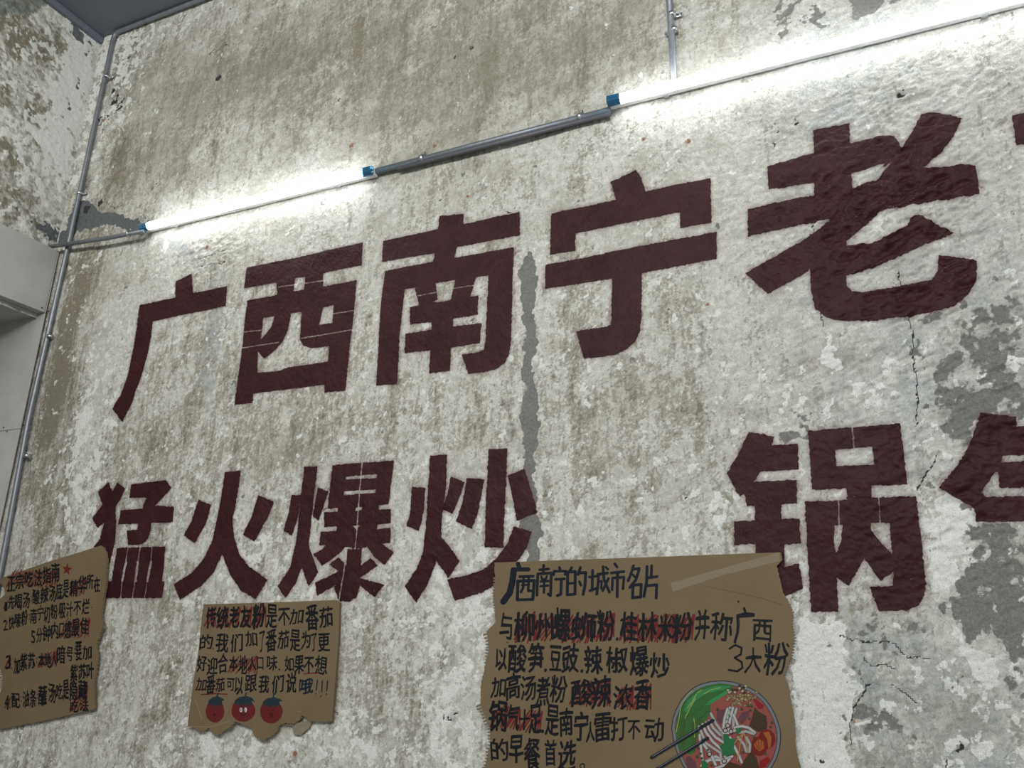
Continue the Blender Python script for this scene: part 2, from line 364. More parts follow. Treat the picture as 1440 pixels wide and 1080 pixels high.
for px, py, r, d in [(1272, 130, 9, 1.4), (1115, 172, 7, 1.2), (1090, 188, 5, 1), (1088, 208, 6, .9), (1030, 348, 8, .7), (620, 280, 6, .8), (945, 430, 5, .8), (785, 438, 6, .6), (1340, 1050, 10, 1.4), (865, 43, 4, .8), (475, 140, 4, 1), (458, 146, 4, 1), (160, 140, 9, 1.1), (165, 145, 6, 1), (158, 128, 6, 1), (168, 152, 7, 1.1), (172, 140, 5, 1), (180, 60, 4, .9), (150, 165, 6, 1.1), (183, 78, 4, .8), (300, 72, 4, .9), (318, 62, 5, .8), (325, 12, 4, .9), (250, 165, 4, .7), (140, 284, 8, 1.2), (120, 296, 6, 1), (310, 108, 6, .9), (290, 130, 3, .8), (137, 170, 8, 1.1), (142, 165, 6, 1),
                   (1385, 457, 5, .9), (720, 300, 5, .8), (635, 640, 4, .6), (965, 700, 4, .8), (995, 560, 4, .7), (1350, 150, 8, .6), (625, 1005, 5, 1), (634, 1010, 6, .9), (640, 1016, 5, .8), (610, 36, 5, .9), (660, 65, 7, .8), (640, 80, 6, .7), (618, 85, 5, .7), (470, 1010, 5, .8), (645, 1070, 6, .7), (1325, 1075, 9, .8), (1150, 1065, 9, .8), (1160, 1070, 8, .9)]:
    c = xz(px, py); pit(c[0], c[1], r / ppm(px, py), d)
for _ in range(900):
    x = rng.uniform(XC, .7); z = rng.uniform(.9, ZT); pit(x, z, abs(rng.normal(0, .0035)) + .002, rng.uniform(.15, .75))
ru = np.zeros(SH, np.float32)
for px, py, r in [(611, 205, 5), (905, 196, 5), (968, 199, 7), (495, 205, 6), (786, 452, 4), (995, 428, 5), (658, 276, 4), (292, 348, 6), (415, 1060, 8), (448, 968, 4), (145, 170, 5), (45, 160, 9), (1166, 878, 4), (1200, 1015, 5)]:
    gauss(px, py, r * .7, r * .7, .9, ru)
# relief (metres, out of the wall)
rough = np.ones(SH, np.float32)
gauss(1230, 300, 120, 110, 2.6, rough); gauss(1360, 330, 90, 200, 1.6, rough); gauss(1190, 540, 150, 50, 1.0, rough); gauss(1330, 740, 80, 70, 1.3, rough); gauss(135, 170, 40, 90, 1.6, rough); gauss(1350, 600, 120, 150, 1.0, rough); gauss(1280, 940, 110, 110, 1.0, rough); gauss(300, 360, 30, 18, 2.5, rough); gauss(120, 300, 60, 120, .8, rough)
sm_ = lambda f, a, b: np.clip((f - a) / (b - a), 0, 1)
upm = .35 + .65 * sm_(GZ, 2.3, 2.9)
ridge = -np.abs(field(SH, .010, .09, 1.5, 20, 2.2)); ridge -= ridge.mean()
H = (.0018 * field(SH, .15, .8, 1.5) + .00045 * field(SH, .012, .12, 1.6) + .00033 * np.minimum(rough, 2) * field(SH, .006, .05, 1.3, 30, 1.8)
     + .00010 * np.minimum(rough, 1.5) * field(SH, .0028, .014, .2, 38, 3.0)
     + .00062 * np.clip(sm_(field(SH, .1, .5, 1.5), -.6, .8) * upm, 0, 1) * field(SH, .0042, .016, -.5, 32, 4) + .00034 * sm_(field(SH, .1, .5, 1.5), -.2, 1) * field(SH, .0042, .016, -.5, 80, 4) + .0017 * (rough - 1) * ridge + .00012 * field(SH, .003, .02, .2, 90, 5))
sm = lambda f, a, b: np.clip((f - a) / (b - a), 0, 1)
H += .0008 * blur(sm(f_wh, .48, .56), .002) - .0016 * blur(sm(f_gr, .48, .56), .002) - .0018 * blur(dcf, .002) + PH * .9 - .0022 * blur(sm(dk, .4, .7), .002) * (PH > -.0003)
top_ = np.zeros(SH, np.float32); gauss(1240, 310, 130, 130, .008, top_)
H = np.minimum(np.maximum(H, -.02), .0062 + np.minimum(top_, .005)).astype(np.float32)
def hgt(x, z):
    u = np.clip((np.asarray(x) - XC) / CELL, 0, NX - 1.001); v = np.clip((np.asarray(z) - LZ[0]) / CELL, 0, NZ - 1.001)
    i = u.astype(int); j = v.astype(int); a = u - i; b = v - j
    return H[j, i] * (1 - a) * (1 - b) + H[j, i + 1] * a * (1 - b) + H[j + 1, i] * (1 - a) * b + H[j + 1, i + 1] * a * b

# ------------------------------------------------------------------ the painted characters (outlines measured on the wall)
def crop(ox, oy, s): return lambda P: [(ox + x / s, oy + y / s) for x, y in P]
def quad_line(a, b, wd):
    dx, dy = b[0] - a[0], b[1] - a[1]; L = math.hypot(dx, dy); nx, ny = -dy / L * wd / 2, dx / L * wd / 2
    return [(a[0] + nx, a[1] + ny), (b[0] + nx, b[1] + ny), (b[0] - nx, b[1] - ny), (a[0] - nx, a[1] - ny)]
C1 = crop(140, 300, 3.6); C2 = crop(500, 270, 3.857); C3 = crop(740, 210, 3.6); C4 = crop(1020, 140, 3.376); C5 = crop(120, 630, 4.697); C6 = crop(380, 620, 3.6); C7 = crop(1010, 570, 3.6); C8 = crop(1280, 560, 5.4)
LET = []
LET.append(('maroon stencilled character for wide, first of the upper row', C1, [
    [(385,345),(470,308),(477,405),(650,370),(640,470),(268,548),(262,620),(237,740),(205,850),(165,960),(113,1055),(65,990),(110,920),(145,820),(168,700),(185,590),(203,465),(385,428)]], [], []))
LET.append(('maroon stencilled character for west, boxy, second of the upper row', C1, [
    [(748,277),(1335,148),(1328,262),(735,382)], [(895,345),(1130,300),(1130,372),(900,415)],
    [(750,442),(1300,337),(1288,500),(1270,640),(1245,898),(1140,907),(1140,868),(780,912),(775,960),(685,970),(720,720),(735,560)]],
   [[(990,328),(1040,322),(1035,385),(983,395)], [(828,528),(886,518),(866,575),(815,642)],
    [(968,505),(1022,497),(1015,640),(1030,668),(1070,682),(1163,672),(1158,750),(955,780),(900,800),(798,806),(803,700),(832,735),(880,700),(925,650),(952,590)],
    [(1130,475),(1183,462),(1177,553),(1110,565)]],
   [((730,601),(818,590)), ((722,683),(908,652)), ((1020,632),(1278,588)), ((1180,506),(1295,490)), ((905,374),(1130,340))]))
LET.append(('maroon stencilled character for south, third of the upper row', C2, [
    [(150,267),(450,205),(458,135),(590,122),(588,175),(890,108),(888,232),(550,298),(535,360),(530,400),(420,400),(432,332),(145,382)],
    [(162,432),(420,380),(858,297),(846,800),(835,880),(808,930),(768,958),(700,977),(612,988),(578,882),(670,868),(697,855),(706,800),(722,450),(548,482),(430,503),(268,530),(262,600),(243,770),(225,1040),(112,1050),(140,600)],
    [(298,628),(668,562),(663,665),(528,688),(530,730),(683,712),(675,820),(520,845),(515,970),(400,985),(408,858),(268,875),(275,772),(415,748),(415,708),(298,720)],
    [(325,525),(435,480),(450,585),(420,640),(352,640)], [(546,470),(655,458),(625,568),(600,610),(510,610)]], [[(437,497),(546,480),(520,585),(415,602),(455,582)]], [((340,564),(455,545)), ((535,525),(650,505))]))
LET.append(('maroon stencilled character for peaceful, with dot and hook, fourth of the upper row', C3, [
    [(125,325),(455,255),(427,165),(555,103),(580,140),(605,212),(768,178),(935,150),(940,372),(780,400),(778,320),(248,425),(247,512),(120,532)],
    [(98,585),(540,500),(965,418),(965,555),(585,625),(583,850),(575,920),(550,975),(510,1010),(450,1040),(295,1062),(255,922),(400,900),(430,890),(437,655),(95,708)]], [], []))
LET.append(('maroon stencilled character for old, painted over crumpled plaster at the right', C4, [
    [(418,145),(588,110),(605,470),(425,500)], [(200,320),(405,260),(605,205),(740,172),(800,170),(850,250),(760,320),(605,345),(425,395),(205,430)],
    [(108,522),(320,475),(450,450),(620,420),(780,350),(940,330),(1190,308),(1205,450),(880,500),(640,545),(430,580),(108,655)],
    [(930,70),(1000,60),(1125,92),(1090,160),(1060,210),(960,310),(850,400),(760,500),(640,620),(500,730),(380,825),(200,922),(95,825),(250,740),(400,650),(560,520),(700,400),(800,290),(890,150)],
    [(400,640),(575,640),(575,880),(600,910),(650,915),(980,860),(1005,820),(1012,740),(1195,765),(1190,860),(1150,930),(1080,985),(980,1010),(700,1050),(560,1050),(480,1035),(425,990),(405,900)],
    [(880,560),(920,545),(1085,635),(900,710),(740,780),(575,835),(440,850),(420,660),(560,690),(700,680),(860,600)]],
   [[(605,345),(760,305),(720,350),(670,395),(610,410)], [(570,695),(640,635),(700,580),(730,545),(770,520),(860,512),(830,560),(760,640),(680,670)], [(578,840),(740,785),(880,725),(1012,690),(1005,820),(975,860),(650,913),(600,908),(578,880)]], []))
LET.append(('edge of a further maroon character, cut off at the right border of the upper row', C4, [
    [(1362,75),(1400,64),(1500,48),(1620,20),(1620,180),(1500,200),(1380,218)]], [], []))
LET.append(('maroon stencilled character for fierce, first of the lower row, partly behind cardboard', C5, [
    [(150,225),(178,285),(210,228),(262,268),(228,340),(198,385),(205,480),(200,600),(180,700),(152,800),(100,780),(60,650),(100,600),(125,490),(80,528),(42,465),(110,375),(82,290)],
    [(300,238),(535,212),(570,265),(500,340),(455,382),(587,388),(575,490),(435,495),(430,550),(410,600),(375,635),(285,642),(275,545),(345,540),(350,500),(218,505),(235,410),(375,400),(382,370),(405,325),(288,328)],
    [(210,660),(525,650),(503,880),(520,880),(505,990),(130,990),(138,882),(178,880)]],
   [[(262,750),(278,750),(250,885),(235,880)], [(340,745),(355,745),(335,885),(318,885)], [(422,745),(440,745),(412,885),(398,885)]],
   [((284,650),(268,755)), ((242,880),(231,995)), ((361,650),(348,750)), ((325,880),(309,995)), ((437,650),(430,750)), ((405,880),(388,995))]))
LET.append(('maroon stencilled character for fire, second of the lower row', C5, [
    [(750,342),(832,375),(822,430),(795,510),(727,630),(648,575),(705,480)],
    [(925,160),(1030,150),(1010,300),(975,480),(985,590),(1020,700),(1080,780),(1205,870),(1130,1000),(1030,940),(960,840),(905,700),(850,820),(770,910),(630,1005),(585,900),(700,830),(790,730),(840,620),(870,480),(900,320)],
    [(1145,310),(1245,355),(1205,460),(1120,618),(1045,572),(1100,460)]], [], []))
LET.append(('maroon stencilled character for burst, densest strokes, third of the lower row', C6, [
    [(108,272),(155,275),(140,380),(110,480),(68,455),(90,380)],
    [(172,130),(238,128),(225,260),(205,400),(193,525),(215,590),(243,665),(195,735),(160,640),(130,720),(82,797),(40,735),(100,640),(130,520),(150,320)],
    [(242,235),(293,255),(270,330),(240,402),(213,380),(228,310)],
    [(315,122),(625,98),(600,320),(610,325),(607,515),(545,520),(460,545),(290,527),(245,527),(250,460),(270,455),(270,345),(290,340)],
    [(290,520),(400,515),(360,560),(310,600),(262,632),(218,572),(260,550)], [(480,515),(560,515),(625,565),(580,628),(530,590)],
    [(390,548),(465,545),(455,740),(440,790),(400,815),(350,812),(325,735),(360,720),(385,715)],
    [(300,625),(345,590),(400,640),(450,640),(510,592),(548,630),(455,695),(580,728),(530,790),(440,720),(330,730),(242,785),(228,718),(350,660)]],
   [[(382,180),(540,167),(538,188),(382,195)], [(375,255),(535,245),(532,263),(372,275)], [(275,345),(342,338),(340,358),(265,362)], [(548,325),(615,318),(612,345),(550,348)], [(432,338),(465,333),(462,350),(428,355)],
    [(258,437),(335,430),(332,455),(245,460)], [(540,422),(615,415),(612,440),(538,447)], [(412,430),(455,425),(435,447)]], [((465,105),(430,545)), ((388,560),(350,820))]))
LET.append(('maroon stencilled character for stir-fry, fourth of the lower row, sweeping behind the big cardboard', C6, [
    [(720,232),(787,238),(780,350),(752,455),(690,430),(712,350)],
    [(810,75),(897,70),(890,250),(868,400),(868,485),(910,540),(958,608),(900,695),(842,605),(800,720),(740,820),(680,735),(740,650),(775,560),(790,400),(805,200)],
    [(915,183),(985,208),(950,310),(925,370),(868,345),(900,270)],
    [(1105,42),(1200,38),(1190,280),(1180,540),(1085,538),(1095,280)], [(997,188),(1083,195),(1060,340),(1022,447),(943,408),(975,310)], [(1200,175),(1285,140),(1320,250),(1355,360),(1250,405),(1230,300)],
    [(1237,432),(1325,460),(1300,540),(1260,600),(1180,700),(1080,765),(935,810),(895,700),(1000,680),(1080,650),(1150,590),(1200,520)]], [], []))
LET.append(('maroon stencilled character for wok, right of the empty stretch in the lower row', C7, [
    [(155,135),(285,160),(272,205),(402,195),(408,325),(215,335),(175,388),(398,378),(400,498),(320,502),(320,575),(412,575),(418,700),(335,705),(335,820),(410,800),(430,925),(330,970),(250,1000),(200,940),(190,700),(82,708),(80,588),(187,582),(185,508),(145,510),(133,445),(110,465),(42,345),(100,250)],
    [(455,130),(920,92),(958,400),(775,408),(775,470),(1000,460),(1020,620),(1050,890),(1045,960),(1015,1012),(960,1035),(815,1042),(768,922),(885,913),(887,838),(820,888),(740,775),(663,912),(600,868),(608,1045),(470,1045),(438,488),(655,480),(648,420),(475,428)]],
   [[(592,225),(780,210),(790,300),(600,310)], [(590,608),(630,605),(622,690),(597,755),(585,690)], [(772,595),(868,595),(880,755),(820,690),(775,635)]],
   [((678,110),(688,218)), ((610,480),(612,612)), ((812,465),(820,600))]))
LET.append(('maroon stencilled character for steam, cut off at the right border of the lower row', C8, [
    [(530,110),(810,140),(805,210),(1050,200),(1050,420),(700,435),(680,488),(1050,470),(1050,680),(675,680),(665,560),(640,560),(590,640),(535,715),(570,750),(1050,738),(1050,935),(500,935),(490,840),(430,800),(215,680),(350,520),(430,390),(500,220)]], [], []))

spray = np.zeros(SH, np.float32)
def letter_geom(C, pos, neg, lines):
    cv = lambda P: [xz(*q) for q in C(P)]
    Ps = [cv(p) for p in pos]; Ns = [cv(p) for p in neg] + [cv(quad_line(a, b, 6.5)) for a, b in lines]
    def dens(P, jit):
        out = []
        for i in range(len(P)):
            a = np.array(P[i]); b = np.array(P[(i + 1) % len(P)]); n = max(1, int(np.linalg.norm(b - a) / .005))
            nv = np.array([-(b - a)[1], (b - a)[0]]); nv = nv / (np.linalg.norm(nv) + 1e-9)
            for k in range(n):
                out.append(a + (b - a) * k / n + (nv * random.gauss(0, jit) if k else 0))
        return out
    vs, fs = [], []
    for P in Ps: 
        d = dens(P, .0009); fs.append(list(range(len(vs), len(vs) + len(d)))); vs += d
    for P in Ns:
        d = dens(P, .0006); fs.append(list(range(len(vs), len(vs) + len(d)))); vs += d
    A = np.array(vs); dp = [A[f] for f in fs]
    dP, dN = dp[:len(Ps)], dp[len(Ps):]
    i0, i1 = int((A[:, 0].min() - XC) / CELL), int((A[:, 0].max() - XC) / CELL) + 2; j0, j1 = int((A[:, 1].min() - LZ[0]) / CELL), int((A[:, 1].max() - LZ[0]) / CELL) + 2
    i1 = min(i1, NX); i0 = max(i0, 0)
    X = GX[j0:j1, i0:i1]; Z = GZ[j0:j1, i0:i1]
    ins = np.zeros(X.shape, bool)
    for P in dP: ins |= inside(P, X, Z)
    for P in dN: ins &= ~inside(P, X, Z)
    spray[j0:j1, i0:i1] = np.maximum(spray[j0:j1, i0:i1], ins)
    loose = np.stack([X[ins] + 1e-6, Z[ins]], 1)
    allv = [Vector((float(a[0]), float(a[1]))) for a in A] + [Vector((float(a[0]), float(a[1]))) for a in loose]
    r = delaunay_2d_cdt(allv, [], fs, 0, 1e-7, False)
    V = np.array([(v[0], v[1]) for v in r[0]]); T = np.array([t for t in r[2] if len(t) == 3])
    Cn = V[T].mean(1); ok = np.zeros(len(T), bool)
    for P in dP: ok |= inside(P, Cn[:, 0], Cn[:, 1])
    for P in dN: ok &= ~inside(P, Cn[:, 0], Cn[:, 1])
    T = T[ok]; use = np.unique(T); mp = -np.ones(len(V), int); mp[use] = np.arange(len(use))
    V = V[use]; T = mp[T]
    a, b, c = V[T[:, 0]], V[T[:, 1]], V[T[:, 2]]
    cr = (b - a)[:, 0] * (c - a)[:, 1] - (b - a)[:, 1] * (c - a)[:, 0]
    T[cr < 0] = T[cr < 0][:, ::-1]                       # outward is -Y
    return np.stack([V[:, 0], -hgt(V[:, 0], V[:, 1]) - .0014, V[:, 1]], 1), T
def fast_mesh(name, V, F, k, material, smooth=True):
    me = bpy.data.meshes.new(name); me.vertices.add(len(V)); me.vertices.foreach_set('co', np.asarray(V, np.float32).ravel())
    me.loops.add(len(F) * k); me.loops.foreach_set('vertex_index', np.asarray(F, np.int32).ravel())
    me.polygons.add(len(F)); me.polygons.foreach_set('loop_start', np.arange(0, len(F) * k, k, dtype=np.int32))
    me.materials.append(material)
    me.update(calc_edges=True)
    me.polygons.foreach_set('use_smooth', np.full(len(F), smooth)); return me
letters = [(lab, *letter_geom(C, p, n, l)) for lab, C, p, n, l in LET]
sp_f = np.clip(blur(spray, .0075) * 1.0, 0, 1) * (1 - .0 * spray)

# wall mesh: 4 mm lattice where it is in view, coarser beyond
ix = np.concatenate([np.arange(0, int((.74 - XC) / CELL)), np.arange(int((.74 - XC) / CELL), NX - 1, 8), [NX - 1]])
jf = int((.90 - LZ[0]) / CELL)
iz = np.concatenate([np.arange(0, jf, 8), np.arange(jf, NZ)])
JJ, II = np.meshgrid(iz, ix, indexing='ij')
V = np.stack([LX[II], -H[JJ, II], LZ[JJ]], -1).reshape(-1, 3)
nzv, nxv = JJ.shape; idx = np.arange(nzv * nxv).reshape(nzv, nxv)
F = np.stack([idx[:-1, :-1], idx[:-1, 1:], idx[1:, 1:], idx[1:, :-1]], -1).reshape(-1, 4)
me = fast_mesh('wall_back', V, F, 4, PLASTER)
def put_attr(me, name, chans):
    a = me.attributes.new(name, 'FLOAT_COLOR', 'POINT'); a.data.foreach_set('color', np.stack(chans, -1).astype(np.float32).ravel())
pick = lambda f: f[JJ, II].ravel()
put_attr(me, 'fields_a', [pick(f_ol), pick(f_gr), pick(f_wh), pick(sp_f)])
wash = np.full(SH, -.62, np.float32)
for g in [(470, 70, 150, 45, .85), (620, 120, 110, 60, .6), (560, 200, 120, 40, .35), (780, 60, 140, 60, .75), (880, 60, 40, 30, .5), (330, 90, 100, 60, .45), (120, 470, 14, 110, .5), (880, 620, 110, 80, .35), (900, 470, 60, 40, .35), (620, 330, 200, 60, .15), (430, 620, 120, 50, .3), (230, 90, 60, 80, .4), (1000, 40, 60, 40, .3), (560, 110, 460, 110, .35), (230, 200, 90, 100, .25)]:
    gauss(*g[:4], g[4], wash)
wash = np.clip(.30 + .5 * (wash + .38 * field(SH, .02, .4, 1.4, 20, 1.8) + .12 * field(SH, .004, .05, .6, 88, 5)), 0, .8)
put_attr(me, 'fields_d', [pick(wash), pick(wash), pick(wash), pick(wash)])
put_attr(me, 'fields_b', [pick(np.clip(dk, 0, 1)), pick(bl), pick(np.clip(ru, 0, 1)), pick(dcf)])
wall = bpy.data.objects.new('wall_back', me); link(wall); wall['kind'] = 'structure'
for lab, V, T in letters:
    o = bpy.data.objects.new('painted_character', fast_mesh('painted_character', V, T, 3, PAINT)); link(o, wall); o['label'] = lab

# ------------------------------------------------------------------ left wall, with its clad doorway
XP = XC + .045                          # face of the cladding boards
p_top = atx(0, 318, XP); p_top2 = atx(78, 347, XP); p_bot = atx(0, 415, XP); p_bot2 = atx(57, 437, XP)
ZLT = (p_top[2] + p_top2[2]) / 2; ZLB = (p_bot[2] + p_bot2[2]) / 2
YS = float(np.mean([atx(57, 438, XP)[1], atx(29, 603, XP)[1], atx(4.6, 740, XP)[1]]))
OPEN_W = 1.0; YE = YS - OPEN_W
def left_wall():
    cell = .006; y0 = -2.0; ny = int(2.0 / cell) + 1; zb = ZLB - .02; nz = int((ZT - zb) / cell) + 1
    ys = -np.arange(ny) * cell; zs = np.linspace(zb, ZT, nz); Y, Z = np.meshgrid(ys, zs); S = Y.shape
    fl = lambda *a: field(S, *a, cell=cell)
    def g(px, py, rpx, rpz, amp, dst):
        c = atx(px, py, XC); dst += (amp * np.exp(-.5 * (((Y - c[1]) / rpx) ** 2 + ((Z - c[2]) / rpz) ** 2))).astype(np.float32)
    o_ = np.full(S, -.75, np.float32)
    for a in [(30, 55, .09, .07, 1.9), (65, 70, .06, .07, 1.5), (15, 30, .08, .08, 1.0), (60, 150, .05, .08, 1.2), (45, 165, .05, .04, 1.3), (10, 230, .08, .12, 1.5), (20, 290, .12, .07, 1.6), (90, 70, .03, .05, 1.6), (10, 140, .08, .2, .6)]: g(*a, o_)
    fo = np.clip(.5 + .17 * (o_ + .9 * fl(.005, .25, .9) + .3 * fl(.006, .3, 1., 90, 4)), 0, 1)
    w_ = np.full(S, -.6, np.float32)
    for a in [(115, 90, .06, .25, 2.2), (85, 180, .07, .2, 1.9), (40, 200, .1, .1, .7), (100, 30, .06, .06, 1.5)]: g(*a, w_)
    fw = np.clip(.5 + .2 * (w_ + .8 * fl(.008, .15, 1.3)), 0, 1)
    d_ = np.full(S, -3.2, np.float32)
    for a in [(112, 50, .022, .022, 4.2), (108, 40, .03, .035, 3.4), (110, 115, .012, .04, 3.6), (95, 153, .012, .025, 3.4), (88, 165, .012, .02, 3.2), (60, 320, .06, .03, 2.6), (25, 293, .02, .02, 3.4), (120, 75, .02, .03, 2.6), (48, 120, .02, .03, 2), (115, 230, .01, .04, 2.5), (130, 60, .015, .03, 3), (75, 330, .04, .04, 3.2)]: g(*a, d_)
    fd = np.clip(.5 + .2 * (d_ + fl(.005, .06, 1.2)), 0, 1)
    fg = np.zeros(S, np.float32)                             # old dark green band at the head of the wall
    pg = [(-80, -60), (66, -10), (74, 0), (50, 18), (0, 19), (-90, 22)]
    P = [(atx(x, y, XC)[1], atx(x, y, XC)[2]) for x, y in pg]
    wv = fl(.01, .1, 1.2) * .006
    green = inside(P, Y + wv, Z + wv).astype(np.float32)
    h = .002 * fl(.1, .6, 1.5) + .0009 * fl(.01, .1, 1.5) + .0003 * fl(.007, .03, .5) + .002 * np.clip((fw - .5) / .06, 0, 1) - .003 * np.clip((fd - .5) / .1, 0, 1)
    V = np.stack([XC + h - .002, Y, Z], -1).reshape(-1, 3); idx = np.arange(V.shape[0]).reshape(S)
    F = np.stack([idx[:-1, :-1], idx[1:, :-1], idx[1:, 1:], idx[:-1, 1:]], -1).reshape(-1, 4)
    me = fast_mesh('wall_left', V, F, 4, PLASTER_GREEN)
    put_attr(me, 'fields_a', [fo.ravel(), np.zeros(fo.size), fw.ravel(), np.zeros(fo.size)])
    put_attr(me, 'fields_b', [np.zeros(fo.size), np.zeros(fo.size), np.zeros(fo.size), fd.ravel()])
    put_attr(me, 'fields_c', [green.ravel()] * 3 + [np.ones(fo.size)])
    o = bpy.data.objects.new('wall_left', me); link(o); o['kind'] = 'structure'; return o
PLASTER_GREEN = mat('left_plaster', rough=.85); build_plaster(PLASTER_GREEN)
N = NT(PLASTER_GREEN); gsock = N.attr('fields_c')[0]
src = N.b.inputs['Base Color'].links[0].from_socket
N.link(N.mix(N.math('MULTIPLY', gsock, .75), src, N.mix(N.step(N.noise(30), .4, .6), (.07, .085, .06), (.16, .19, .17))), N.b.inputs['Base Color'])
lw = left_wall()
BOARD = mat('fibre_cement_board', (.44, .435, .41), .7)
N = NT(BOARD)
N.link(N.mix(N.step(N.noise(6, 5, .6), .3, .7), (.40, .395, .375), (.47, .465, .44)), N.b.inputs['Base Color'])
N.link(N.bump(N.noise(200, 3), .12, .001), N.b.inputs['Normal'])
DARKLINE = mat('screw_black', (.03, .03, .03), .5)
# solid wall under and beyond the plaster sheet so nothing is open from another side
bm = bmesh.new(); box(bm, (XC - .55, YE - 1.4, 0), (XC - .03, YE, ZT)); box(bm, (XC - .55, YE, ZLB + .002), (XC - .03, 0, ZT)); box(bm, (XC - .55, YS + .012, 0), (XC - .004, -.002, ZLB))
o = bm_obj('wall_left_core', bm, mat('masonry', (.4, .39, .36), .9)); o.parent = lw
DOORW = bpy.data.objects.new('door_1', None); COL.objects.link(DOORW); DOORW.location = (XP, YS, 0); DOORW['kind'] = 'structure'; DOORW['label'] = 'grey cement boards cladding the doorway in the left wall'
T_ = .010
def panel(name, lo, hi):
    bm = bmesh.new(); box(bm, lo, hi); return bm_obj(name, bm, BOARD, DOORW, bevel=.0012)
panel('cladding_panel', (XC + .004, YE - .6, ZLB), (XP, YS - .001, ZLT)); 
panel('cladding_panel', (XC + .004, YS + .001, ZLB + .0), (XP, -.012, ZLT))
zj = atx(33, 604, XP)[2]
panel('jamb_panel', (XC + .004, YS, zj + .001), (XP, -.012, ZLB - .002)); panel('jamb_panel', (XC + .004, YS, .0), (XP, -.012, zj - .001))
panel('reveal_panel', (XC - .55, YS, zj + .001), (XC + .003, YS + .011, ZLB - .002)); panel('reveal_panel', (XC - .55, YS, 0), (XC + .003, YS + .011, zj - .001))
panel('soffit_panel', (XC - .55, YE, ZLB - .010), (XC + .003, YS - .001, ZLB + .001))
for px, py in [(59, 433), (69, 438), (33, 598), (34, 612), (5, 601), (10, 607)]:
    r = .004
    if px < 20: c = at(px, py, YS); nrm = (0, -1, 0)
    else: c = atx(px, py, XP); nrm = (1, 0, 0)
    bm = bmesh.new(); tube(bm, [c - np.array(nrm) * .002, c + np.array(nrm) * .001], r, 8); bm_obj('screw_head', bm, DARKLINE, DOORW)
bm = bmesh.new(); box(bm, (XC - .62, YE - .2, 0), (XC - .552, .05, ZT)); tag(bm_obj('wall_passage', bm, BOARD), kind='structure')

# ceiling, floor
CEIL = mat('dark_grey_ceiling', (.10, .115, .14), .75)
N = NT(CEIL); N.link(N.mix(N.step(N.noise(260, 2), .74, .78), N.mix(N.noise(12, 5), (.12, .14, .17), (.165, .185, .22)), (.5, .5, .5)), N.b.inputs['Base Color']); N.link(N.bump(N.noise(90, 5), .5, .004), N.b.inputs['Normal'])
bm = bmesh.new(); box(bm, (XC - .6, -6.5, ZT), (X1 + .5, .1, ZT + .1)); tag(bm_obj('ceiling', bm, CEIL), kind='structure')
FLOOR = mat('concrete_floor', (.28, .27, .26), .6)
bm = bmesh.new(); box(bm, (XC - .6, -6.5, -.1), (X1 + .5, .1, 0)); tag(bm_obj('floor', bm, FLOOR), kind='structure')
bm = bmesh.new(); box(bm, (XC - .01, -2.6, ZT - .035), (XC + .022, -.0, ZT)); tag(bm_obj('trim_1', bm, CEIL, bevel=.006), kind='structure')

# ------------------------------------------------------------------ conduits
STEEL = mat('galvanised_steel', (.34, .36, .38), .42, .55)
N = NT(STEEL); N.link(N.mix(N.noise(60, 5), (.16, .175, .195), (.29, .31, .335)), N.b.inputs['Base Color']); N.link(N.math('ADD', .3, N.math('MULTIPLY', N.noise(120, 4), .3)), N.b.inputs['Roughness'])
ZINC = mat('zinc_clip', (.6, .62, .63), .3, .9)
def clip(parent, c, axis, r, side=1):
    """saddle band over the pipe with an ear and a screw"""
    u = np.array(axis, float); u /= np.linalg.norm(u); v = np.array([0, -1., 0]); s = np.cross(u, v); s /= np.linalg.norm(s); s *= side
    bm = bmesh.new(); n = 12; R = r + .0018; W = .007; rings = []
    pts = [c + s * (R) - v * (r * .9)] + [c + R * (s * math.cos(a) + v * math.sin(a)) for a in [math.pi * k / n for k in range(n + 1)]] + [c - s * R - v * (r * .9), c - s * (R + .020) - v * (r * .9)]
    for q in pts:
        rings.append([bm.verts.new(q + u * W), bm.verts.new(q - u * W)])
    for A, B in zip(rings, rings[1:]): bm.faces.new((A[0], A[1], B[1], B[0]))
    o = bm_obj('pipe_clip', bm, ZINC, parent, smooth=True); sol = o.modifiers.new('t', 'SOLIDIFY'); sol.thickness = .0015
    bm = bmesh.new(); q = c - s * (R + .012) - v * (r * .9 - .002); tube(bm, [q, q + v * .004], .0045, 8); tube(bm, [q + v * .004, q + v * .0055], .003, 6)
    bm_obj('screw', bm, ZINC, o)
RP = .0105; YP = -.0185
def conduit(label, pts, clips, r=RP, bend=.04):
    t = thing('steel_conduit', label, 'conduit', tuple(float(q) for q in pts[0]))
    bm = bmesh.new(); tube(bm, smooth_path(pts, bend) if len(pts) > 2 else pts, r, 14, cap=True); bm_obj('pipe', bm, STEEL, t, smooth=True)
    for px, py, i, sd in clips:
        c = at(px, py, pts[i][1] if abs(pts[i][1]) < .2 else YP); a = np.array(pts[i + 1]) - np.array(pts[i]); clip(t, c, a, r, sd)
    return t
v0 = at(164, 42, YP - .002); v1 = at(0, 795, YP)
xv = float(np.mean([at(157, 60, YP)[0], at(95, 345, YP)[0], at(72, 437, YP)[0], at(28, 640, YP)[0]]))
cz = ZT - .018

